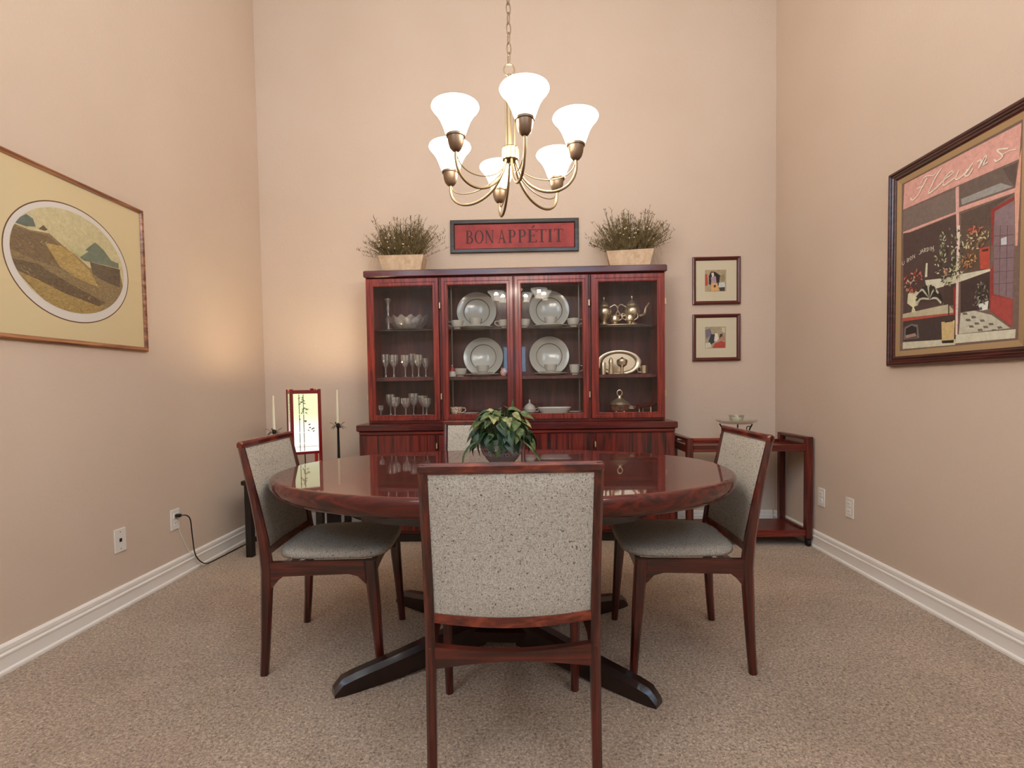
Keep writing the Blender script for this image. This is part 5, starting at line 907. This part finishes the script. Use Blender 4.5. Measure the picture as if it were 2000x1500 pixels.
def palm_holder(label, clabel, x, y, hz, ch_):
    t = thing('palm_candle_holder', label, 'candle holder', (x, y, sz), 0, 'palm candle holders in the left corner')
    mesh_obj('base', lathe([(0.048, 0), (0.050, 0.006), (0.030, 0.014), (0.012, 0.022), (0.001, 0.024)], 28), M['iron'], t)
    mesh_obj('trunk', lathe([(0.011, 0.02), (0.0085, hz * 0.5), (0.0075, hz - 0.02), (0.013, hz - 0.008), (0.014, hz + 0.014), (0.010, hz + 0.014), (0.001, hz)], 16), M['iron'], t)
    for k in range(9):
        a = 2 * PI * k / 9 + 0.2; up = 0.018 if k % 2 else -0.014
        P = [(0.010, hz - 0.004), (0.028, hz + 0.006 + up * .3), (0.044, hz + 0.004 + up), (0.056, hz - 0.002 + up * 1.4)]
        V, F = [], []
        for i, (r_, z) in enumerate(P):
            w_ = (0.004, 0.008, 0.007, 0.001)[i]; c, s = math.cos(a), math.sin(a); V += [(r_ * c - w_ * s, r_ * s + w_ * c, z - 0.002), (r_ * c, r_ * s, z + 0.001), (r_ * c + w_ * s, r_ * s - w_ * c, z - 0.002)]
        for i in range(3): F += [(3 * i, 3 * i + 1, 3 * i + 4, 3 * i + 3), (3 * i + 1, 3 * i + 2, 3 * i + 5, 3 * i + 4)]
        mesh_obj('frond', (V, F), M['pewter'], t)
    c = thing('taper_candle', clabel, 'candle', (x, y, sz + hz + 0.001), 0, 'ivory taper candles')
    mesh_obj('wax', lathe([(0.0095, 0), (0.0085, ch_ * 0.6), (0.0055, ch_ * 0.95), (0.003, ch_), (0.001, ch_ + 0.002)], 16), M['wax'], c)
    mesh_obj('wick', lathe([(0.0008, ch_), (0.0008, ch_ + 0.008)], 6), M['iron'], c)
palm_holder('palm-tree candle holder between the lantern and the hutch', 'ivory taper candle standing between the lantern and the hutch', -1.330, 3.575, 0.325, 0.255)
palm_holder('palm-tree candle holder left of the lantern, behind the left chair', 'ivory taper candle standing left of the lantern', -1.700, 3.40, 0.300, 0.245)

# ------------------------------------------------------------------ tea cart in the right corner
kx0, kx1, ky0, ky1 = 1.052, 1.868, 3.402, 3.800
tc = thing('tea_cart', 'open mahogany tea cart on casters in the right corner', 'cart', ((kx0 + kx1) / 2, (ky0 + ky1) / 2, 0))
gx, gy = (kx0 + kx1) / 2, (ky0 + ky1) / 2
def L4(vf): return mv(vf, (-gx, -gy, 0))
pw = 0.042
for x in (kx0 + pw / 2, kx1 - pw / 2):
    for y in (ky0 + pw / 2, ky1 - pw / 2):
        lg = mesh_obj('post', L4(postz([(x, y, 0.056, pw, pw), (x, y, 0.725, pw, pw)], 0.004)), M['cart_v'], tc)
        ca = mesh_obj('caster', L4(xf(lathe([(0.010, -0.012), (0.022, -0.010), (0.024, -0.004), (0.024, 0.004), (0.022, 0.010), (0.010, 0.012)], 20), Matrix.Translation((x, y, 0.024)) @ Matrix.Rotation(PI / 2, 4, 'Y'))), M['rubber'], lg)
        mesh_obj('caster_fork', L4(bx(x - 0.016, x + 0.016, y - 0.012, y + 0.012, 0.034, 0.058, 0.003)), M['rubber'], lg)
    mesh_obj('hand_rail', L4(bx(x - pw / 2, x + pw / 2, ky0 + pw, ky1 - pw, 0.704, 0.725, 0.004)), M['cart_v'], tc)
    mesh_obj('side_rail', L4(bx(x - 0.012, x + 0.012, ky0 + pw, ky1 - pw, 0.624, 0.676, 0.003)), M['cart_v'], tc)
    mesh_obj('side_rail', L4(bx(x - 0.012, x + 0.012, ky0 + pw, ky1 - pw, 0.066, 0.108, 0.003)), M['cart_v'], tc)
mesh_obj('front_gallery_rail', L4(bx(kx0 + pw, 1.335, ky0 + 0.008, ky0 + 0.026, 0.706, 0.724, 0.003)), M['cart_x'], tc)
mesh_obj('tray_front', L4(bx(kx0 + pw, kx1 - pw, ky0 + 0.006, ky0 + 0.026, 0.632, 0.676, 0.003)), M['cart_x'], tc)
mesh_obj('tray_back', L4(bx(kx0 + pw, kx1 - pw, ky1 - 0.026, ky1 - 0.006, 0.632, 0.676, 0.003)), M['cart_x'], tc)
mesh_obj('tray', L4(bx(kx0 + pw * .6, kx1 - pw * .6, ky0 + 0.024, ky1 - 0.024, 0.640, 0.655, 0.002)), M['cart_x'], tc)
mesh_obj('lower_shelf', L4(bx(kx0 + pw * .6, kx1 - pw * .6, ky0 + 0.024, ky1 - 0.024, 0.078, 0.094, 0.002)), M['cart_x'], tc)
mesh_obj('shelf_front', L4(bx(kx0 + pw, kx1 - pw, ky0 + 0.006, ky0 + 0.026, 0.066, 0.110, 0.003)), M['cart_x'], tc)
# iron candle stand with glass dish
cs = thing('candle_stand', 'black iron stand holding a shallow glass dish on the tea cart', 'candle holder', (1.452, 3.60, 0.655))
for k in range(3):
    a = 2 * PI * k / 3 + PI * 1.02
    mesh_obj('leg', tube([(r_ * math.cos(a), r_ * math.sin(a), z) for r_, z in [(q[0], q[1]) for q in spline([(0.118, 0.005, 0), (0.108, 0.012, 0), (0.106, 0.06, 0), (0.098, 0.11, 0), (0.112, 0.140, 0), (0.118, 0.150, 0)], 5)]], 0.0048, 8), M['iron'], cs)
    mesh_obj('scroll', tube([((0.092 + 0.016 * math.cos(q)) * math.cos(a), (0.092 + 0.016 * math.cos(q)) * math.sin(a), 0.120 + 0.016 * math.sin(q)) for q in [0.4 + 0.35 * i for i in range(14)]], 0.003, 6), M['iron'], cs)
mesh_obj('ring', tube([(0.104 * math.cos(q), 0.104 * math.sin(q), 0.066) for q in [2 * PI * i / 32 for i in range(32)]], 0.0035, 6, closed=True), M['iron'], cs)
mesh_obj('glass_dish', lathe([(0.05, 0.149), (0.10, 0.150), (0.134, 0.170), (0.138, 0.176), (0.134, 0.177), (0.098, 0.157), (0.001, 0.156)], 40), M['frost'], cs)
cdl = thing('pillar_candle', 'short candle in a glass cup on the iron stand, tea cart', 'candle', (1.452, 3.60, 0.655 + 0.1575))
mesh_obj('wax', lathe([(0.036, 0), (0.037, 0.003), (0.037, 0.028), (0.034, 0.031), (0.001, 0.029)], 28), M['wax'], cdl)
mesh_obj('glass_cup', lathe([(0.040, 0), (0.045, 0.03), (0.052, 0.050), (0.051, 0.050), (0.043, 0.03), (0.038, 0.002)], 28, cap=False), M['clear'], cdl)
